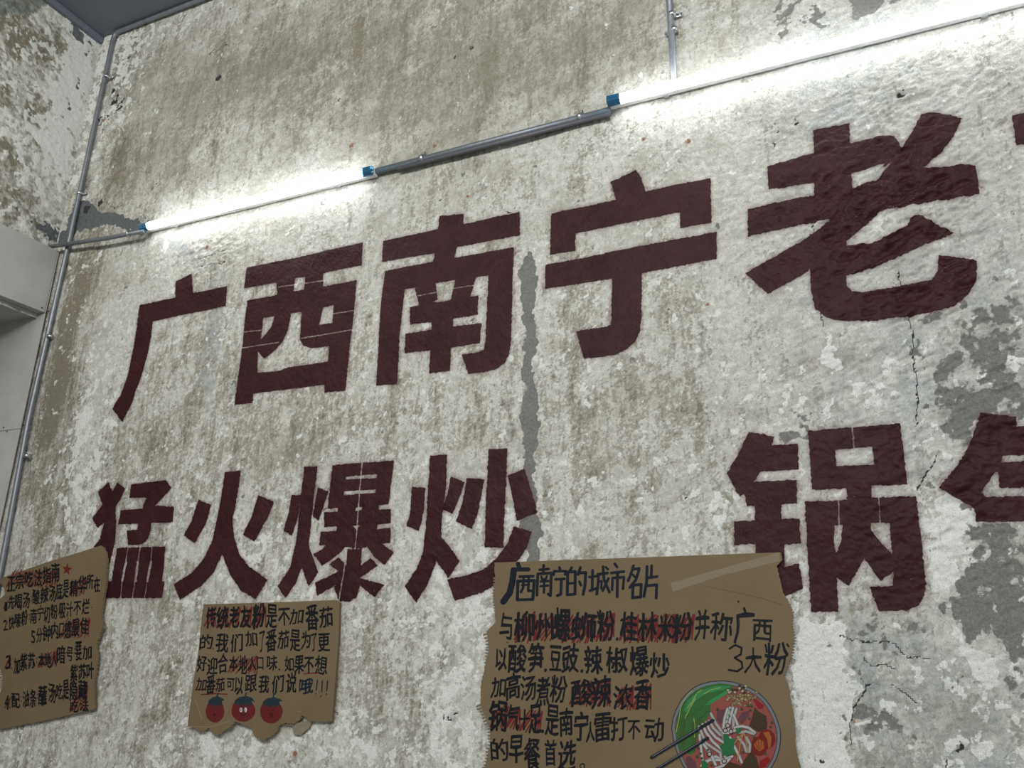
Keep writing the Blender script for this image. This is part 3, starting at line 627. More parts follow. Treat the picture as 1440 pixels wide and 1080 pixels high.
q1 = at(96, 345, YP); q0 = at(158, 60, YP); q2 = at(40, 590, YP); q3 = at(3, 790, YP)
down = q3 + (q3 - q2) / (q3[2] - q2[2]) * (.02 - q3[2])
q00 = q0 + (q0 - q1) / (q0[2] - q1[2]) * (cz - q0[2])
cl_pts = [(X1, YP - .004, cz), tuple(q00)]
vert = conduit('grey steel conduit along the ceiling edge, then down the corner beside the doorway', [tuple(p) for p in cl_pts[:2]] + [tuple(q1), tuple(q2), tuple(q3), tuple(down)], [(150, 108, 1, 1), (112, 272, 1, 1), (70, 473, 2, -1), (38, 641, 3, -1)])
A0 = at(70, 347, YP - .0245); A1 = at(203, 325, YP - .0245)
conduit('short steel conduit from the corner to the left tube lamp', [tuple(A0), tuple(at(150, 335, YP - .0245)), tuple(A1)], [(181, 329, 1, 1)], .0095)
B0 = at(522, 243, YP); B1 = at(859, 155, YP)
mid = conduit('steel conduit joining the two tube lamps', [tuple(B0), tuple(B1)], [(594, 223, 0, 1), (816, 165, 0, 1)], .0125)
bm = bmesh.new(); sh_ = np.array([0, -.004, -.017]); tube(bm, [at(560, 233, YP) + sh_, B1 + sh_], .007, 10); bm_obj('cable', bm, mat('black_cable_sleeve', (.12, .115, .125), .5), mid, smooth=True)
E1 = at(948, 112, YP); E0 = np.array([E1[0], YP, ZT - .002]); E0[0] = at(942, 0, YP)[0]; E0[2] = ZT - .03
conduit('steel conduit dropping from the ceiling to the right tube lamp', [tuple(E0), tuple(E1)], [(945, 21, 0, 1), (948, 42, 0, -1)])

# ------------------------------------------------------------------ tube lamps
GLOW = mat('tube_diffuser', (.9, .9, .9), .4); GLOW.node_tree.nodes['Principled BSDF'].inputs['Emission Color'].default_value = (.93, .98, 1, 1)
GLOW.node_tree.nodes['Principled BSDF'].inputs['Emission Strength'].default_value = LAMP_STRENGTH
ALU = mat('white_aluminium_channel', (.82, .8, .83), .4, .1)
BLUE = mat('blue_translucent_cap', (.02, .16, .32), .12, 0, **{'Transmission Weight': .35, 'IOR': 1.45, 'Coat Weight': .6})
def lamp(label, a, b):
    a = np.array(a); b = np.array(b); u, v, s, L = frame(a, b)
    t = thing('tube_lamp', label, 'lamp', tuple(float(q) for q in (a + b) / 2), 'led tube lamps on the painted wall')
    def sect(name, prof, x0, x1, m, smooth=False, close=True):
        bm = bmesh.new(); R = []
        for x in (x0, x1): R.append([bm.verts.new(a + u * x + v * q[0] + s * q[1]) for q in prof])
        n = len(prof)
        for k in range(n if close else n - 1): bm.faces.new((R[0][k], R[0][(k + 1) % n], R[1][(k + 1) % n], R[1][k]))
        bm.faces.new(R[0][::-1]); bm.faces.new(R[1]); bmesh.ops.recalc_face_normals(bm, faces=bm.faces)
        o = bm_obj(name, bm, m, t, smooth=False)
        return o
    # a lies on the axis of the tube; wall is behind (v negative)
    sect('mounting_channel', [(-.030, -.0095), (-.030, .0095), (-.014, .012), (-.004, .013), (-.004, -.013), (-.014, -.012)], 0, L, ALU)
    ring = [(.016 * math.cos(q) + .001, .0165 * math.sin(q)) for q in [2 * math.pi * k / 20 for k in range(20)]]
    ring = [(max(p[0], -.0035), p[1]) for p in ring]
    d = sect('diffuser', ring, .045, L - .045, GLOW)
    capr = [(.0185 * math.cos(q) + .001, .0185 * math.sin(q)) for q in [2 * math.pi * k / 20 for k in range(20)]]
    capr = [(max(p[0], -.004), p[1]) for p in capr]
    for x0, x1, sg in ((.002, .046, -1), (L - .046, L - .002, 1)):
        c = sect('end_cap', capr, x0, x1, BLUE)
        e = x0 if sg < 0 else x1
        for kk in (-.007, .007):
            bm = bmesh.new(); tube(bm, [a + u * (e - sg * .001) + v * .004 + s * kk, a + u * (e + sg * .005) + v * .004 + s * kk], .0035, 8); bm_obj('cap_screw', bm, ZINC, c)
        for kk in (-.010, .0, .010):
            bm = bmesh.new(); rr = math.sqrt(.0185 ** 2 - kk ** 2); tube(bm, [a + u * x0 + v * (rr + .0012) + s * kk, a + u * x1 + v * (rr + .0012) + s * kk], .0012, 6); bm_obj('cap_rib', bm, BLUE, c)
    for x in (L * .15, L * .85):
        bm = bmesh.new(); p = a + u * x
        R = []
        for w_ in (-.008, .008): R.append([bm.verts.new(p + u * w_ + v * q[0] + s * q[1]) for q in [(-.0335, -.0145), (-.0335, .0145), (-.011, .0185), (-.0308, .0135), (-.0308, -.0135), (-.011, -.0185)]])
        for k in range(6): bm.faces.new((R[0][k], R[0][(k + 1) % 6], R[1][(k + 1) % 6], R[1][k]))
        bm_obj('mounting_bracket', bm, ZINC, t)
    return t
YL = -.040
la = at(199, 321, YL); lb = at(525, 240, YL); lc = at(854, 144, YL)
LL = float(np.linalg.norm(lb - la))
ld_dir = at(1440, -6, YL) - lc; ld = lc + ld_dir / np.linalg.norm(ld_dir) * LL * 1.08
lamp('lit white tube lamp with blue caps above the first two characters, at the left', la, lb)
lamp('lit white tube lamp running off the top right corner, larger in view', lc, ld)

# ------------------------------------------------------------------ cardboard signs
CARD = mat('cardboard', rough=.8, **{'Specular IOR Level': .2})
N = NT(CARD)
fl_ = N.noise(3.5, 3, .5); st = N.noise(60, 2, .5, 0, N.pos((.03, 1, 5)))
c_ = N.mix(N.step(fl_, .3, .7), (.165, .12, .068), (.192, .141, .082)); c_ = N.mix(N.math('MULTIPLY', st, .35), c_, (.16, .118, .07))
N.link(c_, N.b.inputs['Base Color']); N.link(N.bump(st, .12, .001), N.b.inputs['Normal'])
TORN = mat('torn_cardboard_core', rough=.95)
N = NT(TORN); N.link(N.mix(N.noise(150, 3), (.15, .12, .08), (.30, .25, .18)), N.b.inputs['Base Color'])
INK = mat('black_marker', (.006, .007, .010), .6, 0, **{'Specular IOR Level': .2})
INKB = mat('blue_black_marker', (.006, .014, .026), .6, 0, **{'Specular IOR Level': .2})
RED = mat('red_marker', (.135, .017, .016), .6, 0, **{'Specular IOR Level': .2})
TOM = mat('tomato_red_paint', (.13, .015, .017), .6, 0, **{'Specular IOR Level': .2})
LEAF = mat('dark_green_marker', (.008, .022, .028), .5)
def flat(c, r=.6): return mat('marker_colour', c, r, 0, **{'Specular IOR Level': .2})
FR, BK = -.0165, -.0075
def warp(x, z): return .0012 * math.sin(x * 7 + z * 3) + .0008 * math.sin(z * 11 - x * 4)
def bp(px, py, off=0.):
    p = at(px, py, FR); return (p[0], FR - warp(p[0], p[2]) - off, p[2])
def fill2d(polys, grid):
    """triangulate the union of concave polygons, with inner points so the sheet can curve"""
    vs, fs = [], []
    for P in polys: fs.append(list(range(len(vs), len(vs) + len(P)))); vs += [Vector(p) for p in P]
    xs = [v.x for v in vs]; zs = [v.y for v in vs]
    gx, gz = np.meshgrid(np.arange(min(xs), max(xs), grid) + .0013, np.arange(min(zs), max(zs), grid) + .0017)
    ok = np.zeros(gx.shape, bool)
    for P in polys: ok |= inside(P, gx, gz)
    vs += [Vector((float(a), float(b))) for a, b in zip(gx[ok], gz[ok])]
    r = delaunay_2d_cdt(vs, [], fs, 0, 1e-7, False); V = np.array([(v[0], v[1]) for v in r[0]]); T = np.array([list(t) for t in r[2] if len(t) == 3])
    c = V[T].mean(1); ok = np.zeros(len(T), bool)
    for P in polys: ok |= inside(P, c[:, 0], c[:, 1])
    return [tuple(v) for v in V], [tuple(int(i) for i in t) for t in T[ok]]
def tri_fill(polys, off):
    """picture polygons -> triangles on the board face"""
    V_, T_2 = fill2d([[xz(x, y, FR) for x, y in P] for P in polys], .02)
    V = [(v[0], FR - warp(v[0], v[1]) - off, v[1]) for v in V_]
    F = []
    for t in T_2:
        a, b, c = (V[i] for i in t[:3]); cr = (b[0] - a[0]) * (c[2] - a[2]) - (b[2] - a[2]) * (c[0] - a[0])
        F.append(tuple(t) if cr > 0 else tuple(t[::-1]))
    return V, F
def ragged(P, amp, step=2.2, seed=0):
    rr = random.Random(seed); out = []
    for i in range(len(P)):
        a, b = P[i], P[(i + 1) % len(P)]; L = math.hypot(b[0] - a[0], b[1] - a[1]); am = amp[min(i, len(amp) - 1)] if isinstance(amp, list) else amp
        n = max(1, int(L / step)) if am > 0 else max(1, int(L / 25))
        for k in range(n):
            j = am if k else am * .3
            out.append((a[0] + (b[0] - a[0]) * k / n + rr.uniform(-j, j), a[1] + (b[1] - a[1]) * k / n + rr.uniform(-j, j)))
    return out
def slab(name, poly, f, b, m, parent):
    V2, T_2 = fill2d([[xz(x, y, FR) for x, y in poly]], .02); k = len(V2)
    V = [(v[0], f - warp(v[0], v[1]), v[1]) for v in V2] + [(v[0], b, v[1]) for v in V2]; F = []
    cnt = {}
    for t in T_2:
        t = list(t); a, b_, c = (V[i] for i in t[:3])
        if (b_[0] - a[0]) * (c[2] - a[2]) - (b_[2] - a[2]) * (c[0] - a[0]) < 0: t = t[::-1]
        F.append(tuple(t)); F.append(tuple(i + k for i in t[::-1]))
        for q in range(3): cnt[(t[q], t[(q + 1) % 3])] = 1
    for (p, q) in list(cnt):
        if (q, p) not in cnt: F.append((q, p, p + k, q + k))
    return mesh_obj(name, V, F, m, parent)
def fluting(parent, pts, width, side, step=1.9, seed=1):
    """corrugated core laid bare along a torn edge: real ribs"""
    rr = random.Random(seed); V, F = [], []; k = 0
    segs = []
    for a, b in zip(pts, pts[1:]):
        L = math.hypot(b[0] - a[0], b[1] - a[1]); n = max(1, int(L / step)); nx, ny = (b[1] - a[1]) / L * side, -(b[0] - a[0]) / L * side
        for i in range(n): segs.append((a[0] + (b[0] - a[0]) * i / n, a[1] + (b[1] - a[1]) * i / n, nx, ny))
    wv = width
    for i, (x, y, nx, ny) in enumerate(segs):
        wv += rr.uniform(-1, 1) * width * .22; wv = min(max(wv, width * .35), width * 1.35)
        dep = .0012 if i % 2 else -.0010
        for t in (-2.0, wv):
            p = at(x + nx * t, y + ny * t, FR); V.append((p[0], FR + .0022 + dep - warp(p[0], p[2]), p[2]))
        if i % 2: F.append((2 * i - 2, 2 * i - 1, 2 * i + 1, 2 * i))
    o = mesh_obj('torn_fluting', V, F, TORN, parent); s = o.modifiers.new('t', 'SOLIDIFY'); s.thickness = .0006; return o
def strokes(lines, wd, off):
    V, F = [], []
    def disc(x, y, r):
        i0 = len(V); V.append(bp(x, y, off))
        for k in range(10): V.append(bp(x + r * math.cos(k * .6283), y - r * math.sin(k * .6283), off))
        for k in range(10): F.append((i0, i0 + 1 + k, i0 + 1 + (k + 1) % 10))
    for li in lines:
        P, w_ = (li if isinstance(li[0], list) else (li, wd))
        for (x0, y0), (x1, y1) in zip(P, P[1:]):
            L = math.hypot(x1 - x0, y1 - y0) or 1; nx, ny = -(y1 - y0) / L * w_ / 2, (x1 - x0) / L * w_ / 2; i0 = len(V)
            V.extend([bp(x0 + nx, y0 + ny, off), bp(x1 + nx, y1 + ny, off), bp(x1 - nx, y1 - ny, off), bp(x0 - nx, y0 - ny, off)])
            F.append((i0, i0 + 1, i0 + 2, i0 + 3))
        for x, y in P: disc(x, y, w_ / 2)
        off += 1.5e-6
    return V, F

# ---- handwriting: glyph outlines of Blender's built-in font, loosened by hand
_G = {}
def glyph(ch, weight):
    key = (ch, weight)
    if key not in _G:
        cu = bpy.data.curves.new('glyph', 'FONT'); cu.body = ch; cu.size = 1; cu.resolution_u = 2; 
        o = bpy.data.objects.new('glyph', cu); COL.objects.link(o)
        bpy.context.view_layer.update(); dg = bpy.context.evaluated_depsgraph_get()
        me = o.evaluated_get(dg).to_mesh()
        V = np.array([v.co[:2] for v in me.vertices]).reshape(-1, 2); F = [tuple(p.vertices) for p in me.polygons]
        o.evaluated_get(dg).to_mesh_clear(); bpy.data.objects.remove(o); bpy.data.curves.remove(cu)
        if len(V):
            lo, hi = V.min(0), V.max(0); V = (V - lo) / np.maximum(hi - lo, 1e-3)
        _G[key] = (V, F)
    return _G[key]
def write(parent, chars, off, material, weight=.012, seed=0):
    """chars: (character, left, top, right, bottom) in picture points"""
    rr = random.Random(seed); VV, FF = [], []
    for ch, x0, y0, x1, y1 in chars:
        V, F = glyph(ch, 0)
        if not len(V): continue
        sh = rr.uniform(-.06, .06) + .04; tl = rr.uniform(-.05, .05); a1, a2 = rr.uniform(0, 6), rr.uniform(0, 6); i0 = len(VV)
        asp = (y1 - y0) / max(x1 - x0, 1)
        cps = [(0, 0)] + [(weight * 1.1 * math.cos(q), weight * 1.1 * math.sin(q)) for q in (.5, 2.1, 3.6, 5.2)]
        for ci, (ox_, oy_) in enumerate(cps):
          i0 = len(VV)
          for gx, gy in V:
            gx = gx + ox_ * min(asp, 2); gy = gy + oy_
            u = gx + .030 * math.sin(gy * 5 + a1) + .018 * math.sin(gx * 9 + a2); v = gy + .030 * math.sin(gx * 5 + a2) + .015 * math.sin(gy * 10 + a1)
            u += sh * (v - .5); v += tl * (u - .5) + .03 * (u - .5)
            VV.append(bp(x0 + u * (x1 - x0), y1 - v * (y1 - y0), off + ci * 8e-6))
          FF += [tuple(i0 + q for q in f) for f in F]
    o = mesh_obj('handwritten_line', VV, FF, material, parent); o['kind'] = 'stuff'; return o
def scribble(parent, x0, y0, x1, y1, off=.00025, wd=1.6, pitch=3.0, seed=0):
    rr = random.Random(seed); L = []; h = y1 - y0; x = x0 - h * .25; P = []; up = False
    while x < x1:
        top = (min(x + h * .55, x1) + rr.uniform(-1, 1), y0 + rr.uniform(0, h * .18)); bot = (max(x, x0) + rr.uniform(-1, 1), y1 - rr.uniform(0, h * .18))
        L.append([bot, top]); x += pitch * rr.uniform(.8, 1.25)
    V, F = strokes(L, wd, off); return mesh_obj('red_scribble', V, F, RED, parent)
def cropc(ox, oy, s, L): return [(c, ox + a / s, oy + b / s, ox + e / s, oy + d / s) for c, a, b, e, d in L]

def sign(label, poly, amp, seed):
    cx = sum(p[0] for p in poly) / len(poly); ys = max(p[1] for p in poly); b = at(cx, ys, FR)
    t = thing('cardboard_sign', label, 'sign', (float(b[0]), FR, float(b[2])))
    slab('cardboard_sheet', ragged(poly, amp, seed=seed), FR, BK, CARD, t); return t

# sign 1, left
K = crop(0, 760, 3.857)
p1 = K([(-60, 225), (0, 205), (270, 112), (545, 28), (572, 62), (578, 100), (575, 200), (560, 330), (553, 420), (560, 470), (545, 520), (528, 560), (533, 640), (530, 680), (508, 790), (510, 915), (250, 975), (0, 1025), (-50, 1036), (-40, 830), (10, 790), (15, 740), (-10, 690), (-30, 500), (-30, 300), (28, 290), (22, 250), (-5, 232), (-50, 300)])
p1 = K([(4, 205), (270, 112), (545, 28), (572, 62), (578, 100), (575, 200), (560, 330), (550, 420), (556, 470), (540, 520), (522, 560), (528, 640), (520, 700), (508, 790), (510, 915), (250, 975), (0, 1025), (-10, 1027), (-8, 850), (12, 800), (18, 740), (2, 690), (-8, 640), (-4, 320), (26, 292), (24, 255), (4, 235), (2, 220)])
s1 = sign('tall cardboard sign at the left edge with numbered eating tips and a red star', p1, [0, 0, .6, .6, .6, .8, .8, .8, .8, .8, .8, .8, .8, .6, 0, 0, 0, .6, .8, .8, .8, .8, .5, .5, .8, .8, .8, .3], 3)
fluting(s1, K([(560, 40), (580, 110), (575, 200), (560, 330), (552, 420), (558, 470), (540, 530), (526, 590), (524, 690), (512, 790), (512, 900)]), 2.4, 1, 1.3, 4)
fluting(s1, K([(16, 800), (20, 740), (6, 690)]), 5, 1, 1.5, 5)
k1 = lambda L: cropc(0, 760, 3.857, L)
scribble(s1, 10, 800, 80, 826, pitch=2.2, wd=1.0, seed=2)
for L_, sd in [([('正',40,198,84,275),('宗',86,182,130,262),('吃',136,166,180,250),('法',186,156,226,250),('指',230,145,276,232),('南',278,122,322,222)], 1),
           ([('1',26,335,40,382),('先',45,300,80,370),('喝',82,293,120,375),('汤',125,283,160,365),(':',166,300,171,330),('酸',175,265,215,345),('辣',220,250,262,340),('汤',265,243,300,330),('底',302,232,338,320),('是',340,215,372,310),('精',378,215,420,305),('华',422,192,465,285),('所',468,185,505,265),('在',510,198,542,280)], 2),
           ([('2',20,430,42,488),('.',45,480,50,488),('快',50,410,78,480),('嗦',80,395,114,470),('粉',118,380,150,460),(':',157,400,162,430),('南',165,370,200,450),('宁',203,355,235,432),('切',238,360,270,450),('粉',275,345,312,425),('吸',320,340,356,420),('汁',360,335,396,415),('不',400,330,438,405),('烂',445,318,485,400),('.',496,360,501,367)], 3),
           ([('5',170,490,192,557),('分',200,475,228,552),('钟',232,460,276,547),('内',280,445,316,532),('口',322,450,346,520),('感',350,440,386,530),('最',390,428,432,520),('佳',436,420,480,510)], 4),
           ([('3',35,625,62,697),('.',64,688,69,696),('加',78,640,110,722),('紫',112,613,150,705),('苏',155,610,192,697),(':',198,635,203,665),('本',210,612,242,690),('地',244,612,276,690),('人',278,600,308,682),('暗',310,573,352,668),('号',360,578,395,652),(':',400,585,405,615),('要',408,550,443,652),('加',448,568,496,645)], 5),
           ([('紫',380,672,420,765),('苏',425,670,466,752),('叶',470,662,508,755)], 6),
           ([('4',28,838,50,915),('.',54,902,59,910),('配',65,828,108,908),(':',114,845,119,875),('油',125,815,158,902),('条',162,808,198,902),(':',202,830,207,860),('蘸',208,788,254,892),('汤',262,775,300,880),('吃',303,775,338,862),('是',340,758,372,862),('隐',378,765,418,868),('藏',422,758,472,862)], 7),
           ([('吃',380,868,422,935),('法',430,862,478,928)], 8)]:
    write(s1, k1(L_), .0006, INK, .018, sd)
for a, b, c, d in [(98, 813, 120, 838), (84, 868, 126, 898), (53, 915, 80, 940), (98, 960, 122, 1002), (5, 845, 10, 858), (8, 920, 15, 942), (8, 980, 15, 998)]:
    scribble(s1, a, b, c, d, pitch=2.6, wd=1.0, seed=int(a))
star = []
for k in range(10):
    r = 29 if k % 2 == 0 else 12; a = -math.pi / 2 + .15 + k * math.pi / 5; star.append((361 + r * math.cos(a), 157 + r * 1.25 * math.sin(a)))
V, F = tri_fill([K(star)], .0004); mesh_obj('red_star', V, F, RED, s1)

# sign 2, middle, with tomatoes
K = crop(260, 830, 4.909)
p2 = K([(130, 97), (600, 84), (1030, 68), (1068, 85), (1062, 300), (1040, 600), (1015, 905), (870, 908), (840, 880), (808, 865), (790, 900), (745, 925), (700, 918), (655, 930), (635, 975), (590, 1015), (540, 1040), (495, 1020), (468, 990), (462, 950), (400, 925), (345, 905), (320, 945), (230, 1000), (190, 985), (168, 950), (130, 978), (95, 972), (60, 945), (20, 940), (40, 780), (70, 560), (92, 430), (110, 250), (118, 180)])
s2 = sign('smaller square cardboard sign with three drawn tomatoes along its torn lower edge', p2, [0, 0, .3, 0, 0, 0, 0, .5, .8, .8, .8, .8, .8, .8, .8, .8, .8, .8, .8, .8, .6, .8, .8, .3, .3, .3, .3, .3, .3, 0, .4, .4, .4, .4, .3], 9)
fluting(s2, K([(655, 930), (625, 985), (570, 1030), (510, 1028), (470, 990)]), 2.2, -1, 1.5, 3)
fluting(s2, K([(345, 905), (325, 940), (240, 995)]), 1.6, -1, 1.5, 6); fluting(s2, K([(870, 905), (810, 868), (745, 925), (665, 930)]), 1.6, -1, 1.5, 7)
slab('torn_back_layer', ragged(K([(660, 925), (750, 915), (870, 905), (852, 950), (790, 1005), (745, 1000), (735, 940)]), .6, seed=4), FR + .005, BK + .001, TORN, s2)
V, F = [], []
V, F = strokes([K([(120, 895), (98, 820), (75, 760)]), K([(775, 833), (800, 840)]), K([(20, 940), (170, 945), (310, 905)])], .9, .0002); mesh_obj('crease', V, F, flat((.26, .2, .13)), s2)['kind'] = 'stuff'
k2 = lambda L: cropc(260, 830, 4.909, L)
for a in [(288, 853, 303, 884), (304, 853, 321, 884), (322, 853, 337, 883), (338, 852, 354, 884), (355, 851, 373, 883), (321, 922, 361, 948)]: scribble(s2, *a, pitch=3.0, wd=1.5, seed=int(a[0]))
V, F = strokes([K([(822, 576), (900, 572), (935, 570)]), K([(70, 688), (190, 684), (235, 680)]), K([(115, 720), (210, 714), (292, 718)])], 1.6, .0003); mesh_obj('red_underline', V, F, RED, s2)['kind'] = 'stuff'
for L_, sd in [([('传',148,115,215,258),('统',222,108,300,265),('老',308,108,375,255),('友',382,112,455,258),('粉',465,95,552,258)], 11), ([('是',560,100,635,258),('不',645,120,722,248),('加',725,128,815,232),('番',835,98,920,278),('茄',930,115,1020,255)], 12),
           ([('的',105,308,190,405),('.',190,398,198,408),('我',215,298,300,428),('们',315,303,398,422),('加',418,283,495,388),('了',512,285,548,422),('番',560,270,630,425),('茄',640,278,716,400),('是',725,272,795,422),('为',805,283,865,402),('了',872,298,910,418),('更',920,298,1002,425)], 13),
           ([('好',85,452,150,558),('迎',155,465,225,580),('合',230,438,295,572),('本',305,458,365,556),('地',370,450,430,576),('人',435,458,490,556),('口',497,463,540,548),('味',565,448,636,552),('.',645,540,656,553),('如',688,458,750,562),('果',755,450,822,574),('不',822,462,890,572),('想',900,452,982,582)], 14),
           ([('加',80,608,150,692),('番',150,588,210,714),('茄',215,602,276,698),('可',290,608,342,692),('以',345,598,402,718),('跟',415,583,496,702),('我',510,588,582,708),('们',600,588,682,704),('说',700,570,770,708)], 15)]:
    write(s2, k2(L_), .0006, INK, .015 if sd > 11 else .020, sd)
write(s2, k2([('哦',790,608,885,714)]), .0006, INKB, .022, 16)
V, F = strokes([K([(916, 622), (908, 690)]), K([(950, 625), (945, 700)]), K([(987, 625), (980, 695)]), K([(905, 714), (904, 716)]), K([(940, 730), (939, 734)]), K([(979, 715), (978, 718)])], 1.5, .0006); mesh_obj('handwritten_marks', V, F, INKB, s2)['kind'] = 'stuff'
SHADE_R = flat((.14, .014, .016)); WHT = flat((.5, .5, .48)); 
for (cx, cy, rx, ry, kind) in [(210, 832, 64, 82, 0), (403, 828, 82, 80, 1), (595, 838, 78, 82, 2)]:
    body = [(cx + rx * math.cos(a) * (1 + .03 * math.sin(3 * a + kind)), cy + ry * math.sin(a)) for a in [2 * math.pi * k / 28 for k in range(28)]]
    V, F = tri_fill([K(body)], .0003); t = mesh_obj('drawn_tomato', V, F, TOM, s2)
    ht = cy - ry
    crown = [(cx - rx * .78, ht + 45), (cx - rx * .7, ht + 12), (cx - rx * .3, ht - 12), (cx + rx * .3, ht - 18), (cx + rx * .75, ht - 6), (cx + rx * 1.02, ht + 8 if kind != 1 else ht + 30), (cx + rx * .72, ht + 14), (cx + rx * .80, ht + 52), (cx + rx * .55, ht + 36), (cx + rx * .38, ht + 58), (cx + rx * .12, ht + 36), (cx - rx * .12, ht + 60), (cx - rx * .35, ht + 34), (cx - rx * .5, ht + 52), (cx - rx * .62, ht + 30)]
    V, F = tri_fill([K(crown)], .0005); V2, F2 = strokes([K([(cx + 8, ht - 8), (cx + 22, ht - 38)])] if kind < 2 else [K([(cx + 14, ht - 8), (cx + 18, ht - 40), (cx + 28, ht - 40)])], 1.8, .0006)
    mesh_obj('leaf_crown', V + V2, F + [tuple(i + len(V) for i in f) for f in F2], LEAF, t)
    if kind == 0: E = [K([(200, 855), (210, 852), (212, 862), (204, 868), (199, 856)])]
    elif kind == 1: E = [K([(383, 845), (392, 862), (402, 858), (412, 864), (420, 852)]), K([(388, 815), (389, 835)]), K([(415, 818), (416, 836)])]
    else: E = [K([(590, 850), (600, 848), (604, 868), (594, 878), (588, 864), (590, 850)]), K([(572, 826), (582, 832)]), K([(606, 830), (618, 824)])]
    V, F = strokes(E, .8, .0008); mesh_obj('drawn_face', V, F, INK, t)
    if kind == 1:
        for ex in (389, 420):
            V, F = tri_fill([K([(ex + 10 * math.cos(a), 826 + 17 * math.sin(a)) for a in [k * .524 for k in range(12)]])], .0007); mesh_obj('drawn_eye', V, F, WHT, t)

# sign 3, big, with the noodle bowl
p3 = [(695, 791), (900, 784), (1098, 776.5), (1100, 787), (1092, 796), (1097, 815), (1102, 835), (1110, 850), (1115, 862), (1113, 880), (1117, 898), (1112, 925), (1106, 943), (1102, 950), (1108, 962), (1112, 985), (1117, 1010), (1119, 1050), (1126, 1082), (1128, 1110), (1126, 1165), (680, 1165), (678, 1100), (686, 1060), (689, 1045), (689, 1025), (682, 1005), (676, 990), (676, 965), (681, 940), (688, 912), (686, 898), (684, 888), (697, 874), (695, 850), (694, 833), (696, 812)]
s3 = sign('big cardboard sign at the bottom with marker text and a drawn noodle bowl', p3, [0, 0, .2, .3] + [.7] * 16 + [0, 0] + [.7] * 14, 21)
fluting(s3, [(695, 812), (694, 833), (695, 850), (697, 872)], 1.6, -1, 2.0, 2)
fluting(s3, [(685, 890), (688, 900), (689, 912), (682, 938)], 7, -1, 2.2, 8)
fluting(s3, [(676, 990), (682, 1005), (690, 1022), (690, 1045), (686, 1062), (679, 1095)], 8, -1, 2.2, 12)
fluting(s3, [(1106, 842), (1116, 862), (1114, 880), (1118, 898), (1113, 925), (1104, 948)], 1.4, 1, 2.0, 13)
TAPE = mat('clear_tape', (.42, .36, .26), .3, 0, **{'Alpha': .32, 'Coat Weight': .5})
V, F = tri_fill([[(943, 820), (1095, 777), (1097, 789), (1020, 808), (947, 832)]], .0005); mesh_obj('tape_strip', V, F, TAPE, s3)
V, F = strokes([([(990, 824), (1030, 832), (1070, 841), (1100, 851)], .9)], .9, .0002); mesh_obj('crease', V, F, flat((.11, .08, .048)), s3)
V, F = strokes([([(1038, 846), (1038.6, 846)], 3.2), ([(713, 903), (713.5, 904)], 2.0)], 2, .0002); mesh_obj('dark_spot', V, F, flat((.09, .06, .035)), s3)['kind'] = 'stuff'  # dark spots painted on the card, the larger stands for a small hole
def kk(L): return L
# title in brush-like strokes, traced
T_T = crop(670, 770, 3.13)
ttl = [([(182,72),(190,92)],4.4), ([(160,96),(228,96)],4.2), ([(164,100),(158,150),(146,200),(118,238)],6.4),
 ([(190,128),(250,126)],2.8), ([(182,148),(180,230)],3.2), ([(182,148),(255,145),(248,228)],3.2), ([(182,230),(248,228)],2.8), ([(208,130),(206,175),(196,196)],2.6), ([(230,130),(228,190),(240,190)],2.6), ([(200,165),(232,163)],2.0),
 ([(296,78),(294,112)],2.8), ([(278,98),(318,94)],2.6), ([(270,118),(266,210)],2.8), ([(270,116),(330,112),(326,212),(316,205)],2.8), ([(286,128),(290,142)],2.2), ([(310,126),(304,142)],2.2), ([(282,150),(318,147)],2.2), ([(282,170),(316,167)],2.2), ([(299,138),(297,198)],2.4),
 ([(366,88),(370,102)],2.8), ([(340,120),(342,104),(394,104),(390,118)],2.6), ([(348,140),(388,138)],2.6), ([(374,140),(372,205),(356,212)],2.9),
 ([(420,88),(410,106)],2.8), ([(402,108),(400,208)],3.0), ([(402,108),(436,106),(434,205)],3.0), ([(402,158),(434,156)],2.4), ([(402,208),(434,205)],2.6), ([(458,88),(448,118)],2.8), ([(450,112),(482,110),(478,170),(470,206)],3.0), ([(454,150),(460,166)],2.6),
 ([(498,130),(528,126)],2.6), ([(512,100),(510,188)],2.8), ([(500,190),(528,180)],2.6), ([(535,118),(578,112)],2.8), ([(538,118),(536,160),(530,205)],2.8), ([(540,150),(552,148),(550,180)],2.3), ([(558,84),(562,140),(586,196)],2.8), ([(582,136),(556,190)],2.6), ([(570,86),(580,96)],2.4),
 ([(610,72),(620,86)],2.8), ([(594,112),(650,106)],2.8), ([(600,134),(598,186)],2.6), ([(600,134),(650,130),(646,182)],2.6), ([(622,108),(620,216)],3.0),
 ([(692,80),(680,120),(668,146)],2.8), ([(688,96),(718,92),(704,140),(676,176)],2.8), ([(690,120),(698,130)],2.4), ([(690,166),(688,222)],2.9), ([(690,166),(726,162),(724,218),(690,220)],2.9),
 ([(752,84),(750,150),(738,215)],2.9), ([(772,80),(770,132)],2.7), ([(752,134),(796,128)],2.7), ([(752,168),(794,164),(792,222)],2.9)]
V, F = strokes([(T_T(p), w_ * 1.4) for p, w_ in ttl], 2.5, .0005); mesh_obj('handwritten_title', V, F, mat('navy_black_marker', (.006, .009, .017), .6, 0, **{'Specular IOR Level': .2}), s3)
for a in [(724, 860, 752, 904), (751, 862, 800, 902), (790, 864, 836, 904), (838, 862, 864, 902), (872, 864, 898, 904), (898, 864, 925, 904), (922, 864, 950, 904), (946, 864, 977, 904), (801, 956, 832, 995), (830, 956, 857, 994), (864, 964, 890, 998), (890, 960, 915, 998), (690, 992, 714, 1026), (712, 994, 731, 1026), (731, 998, 762, 1030)]:
    scribble(s3, *a, pitch=4.0, wd=2.3, seed=int(a[0] + a[1]))
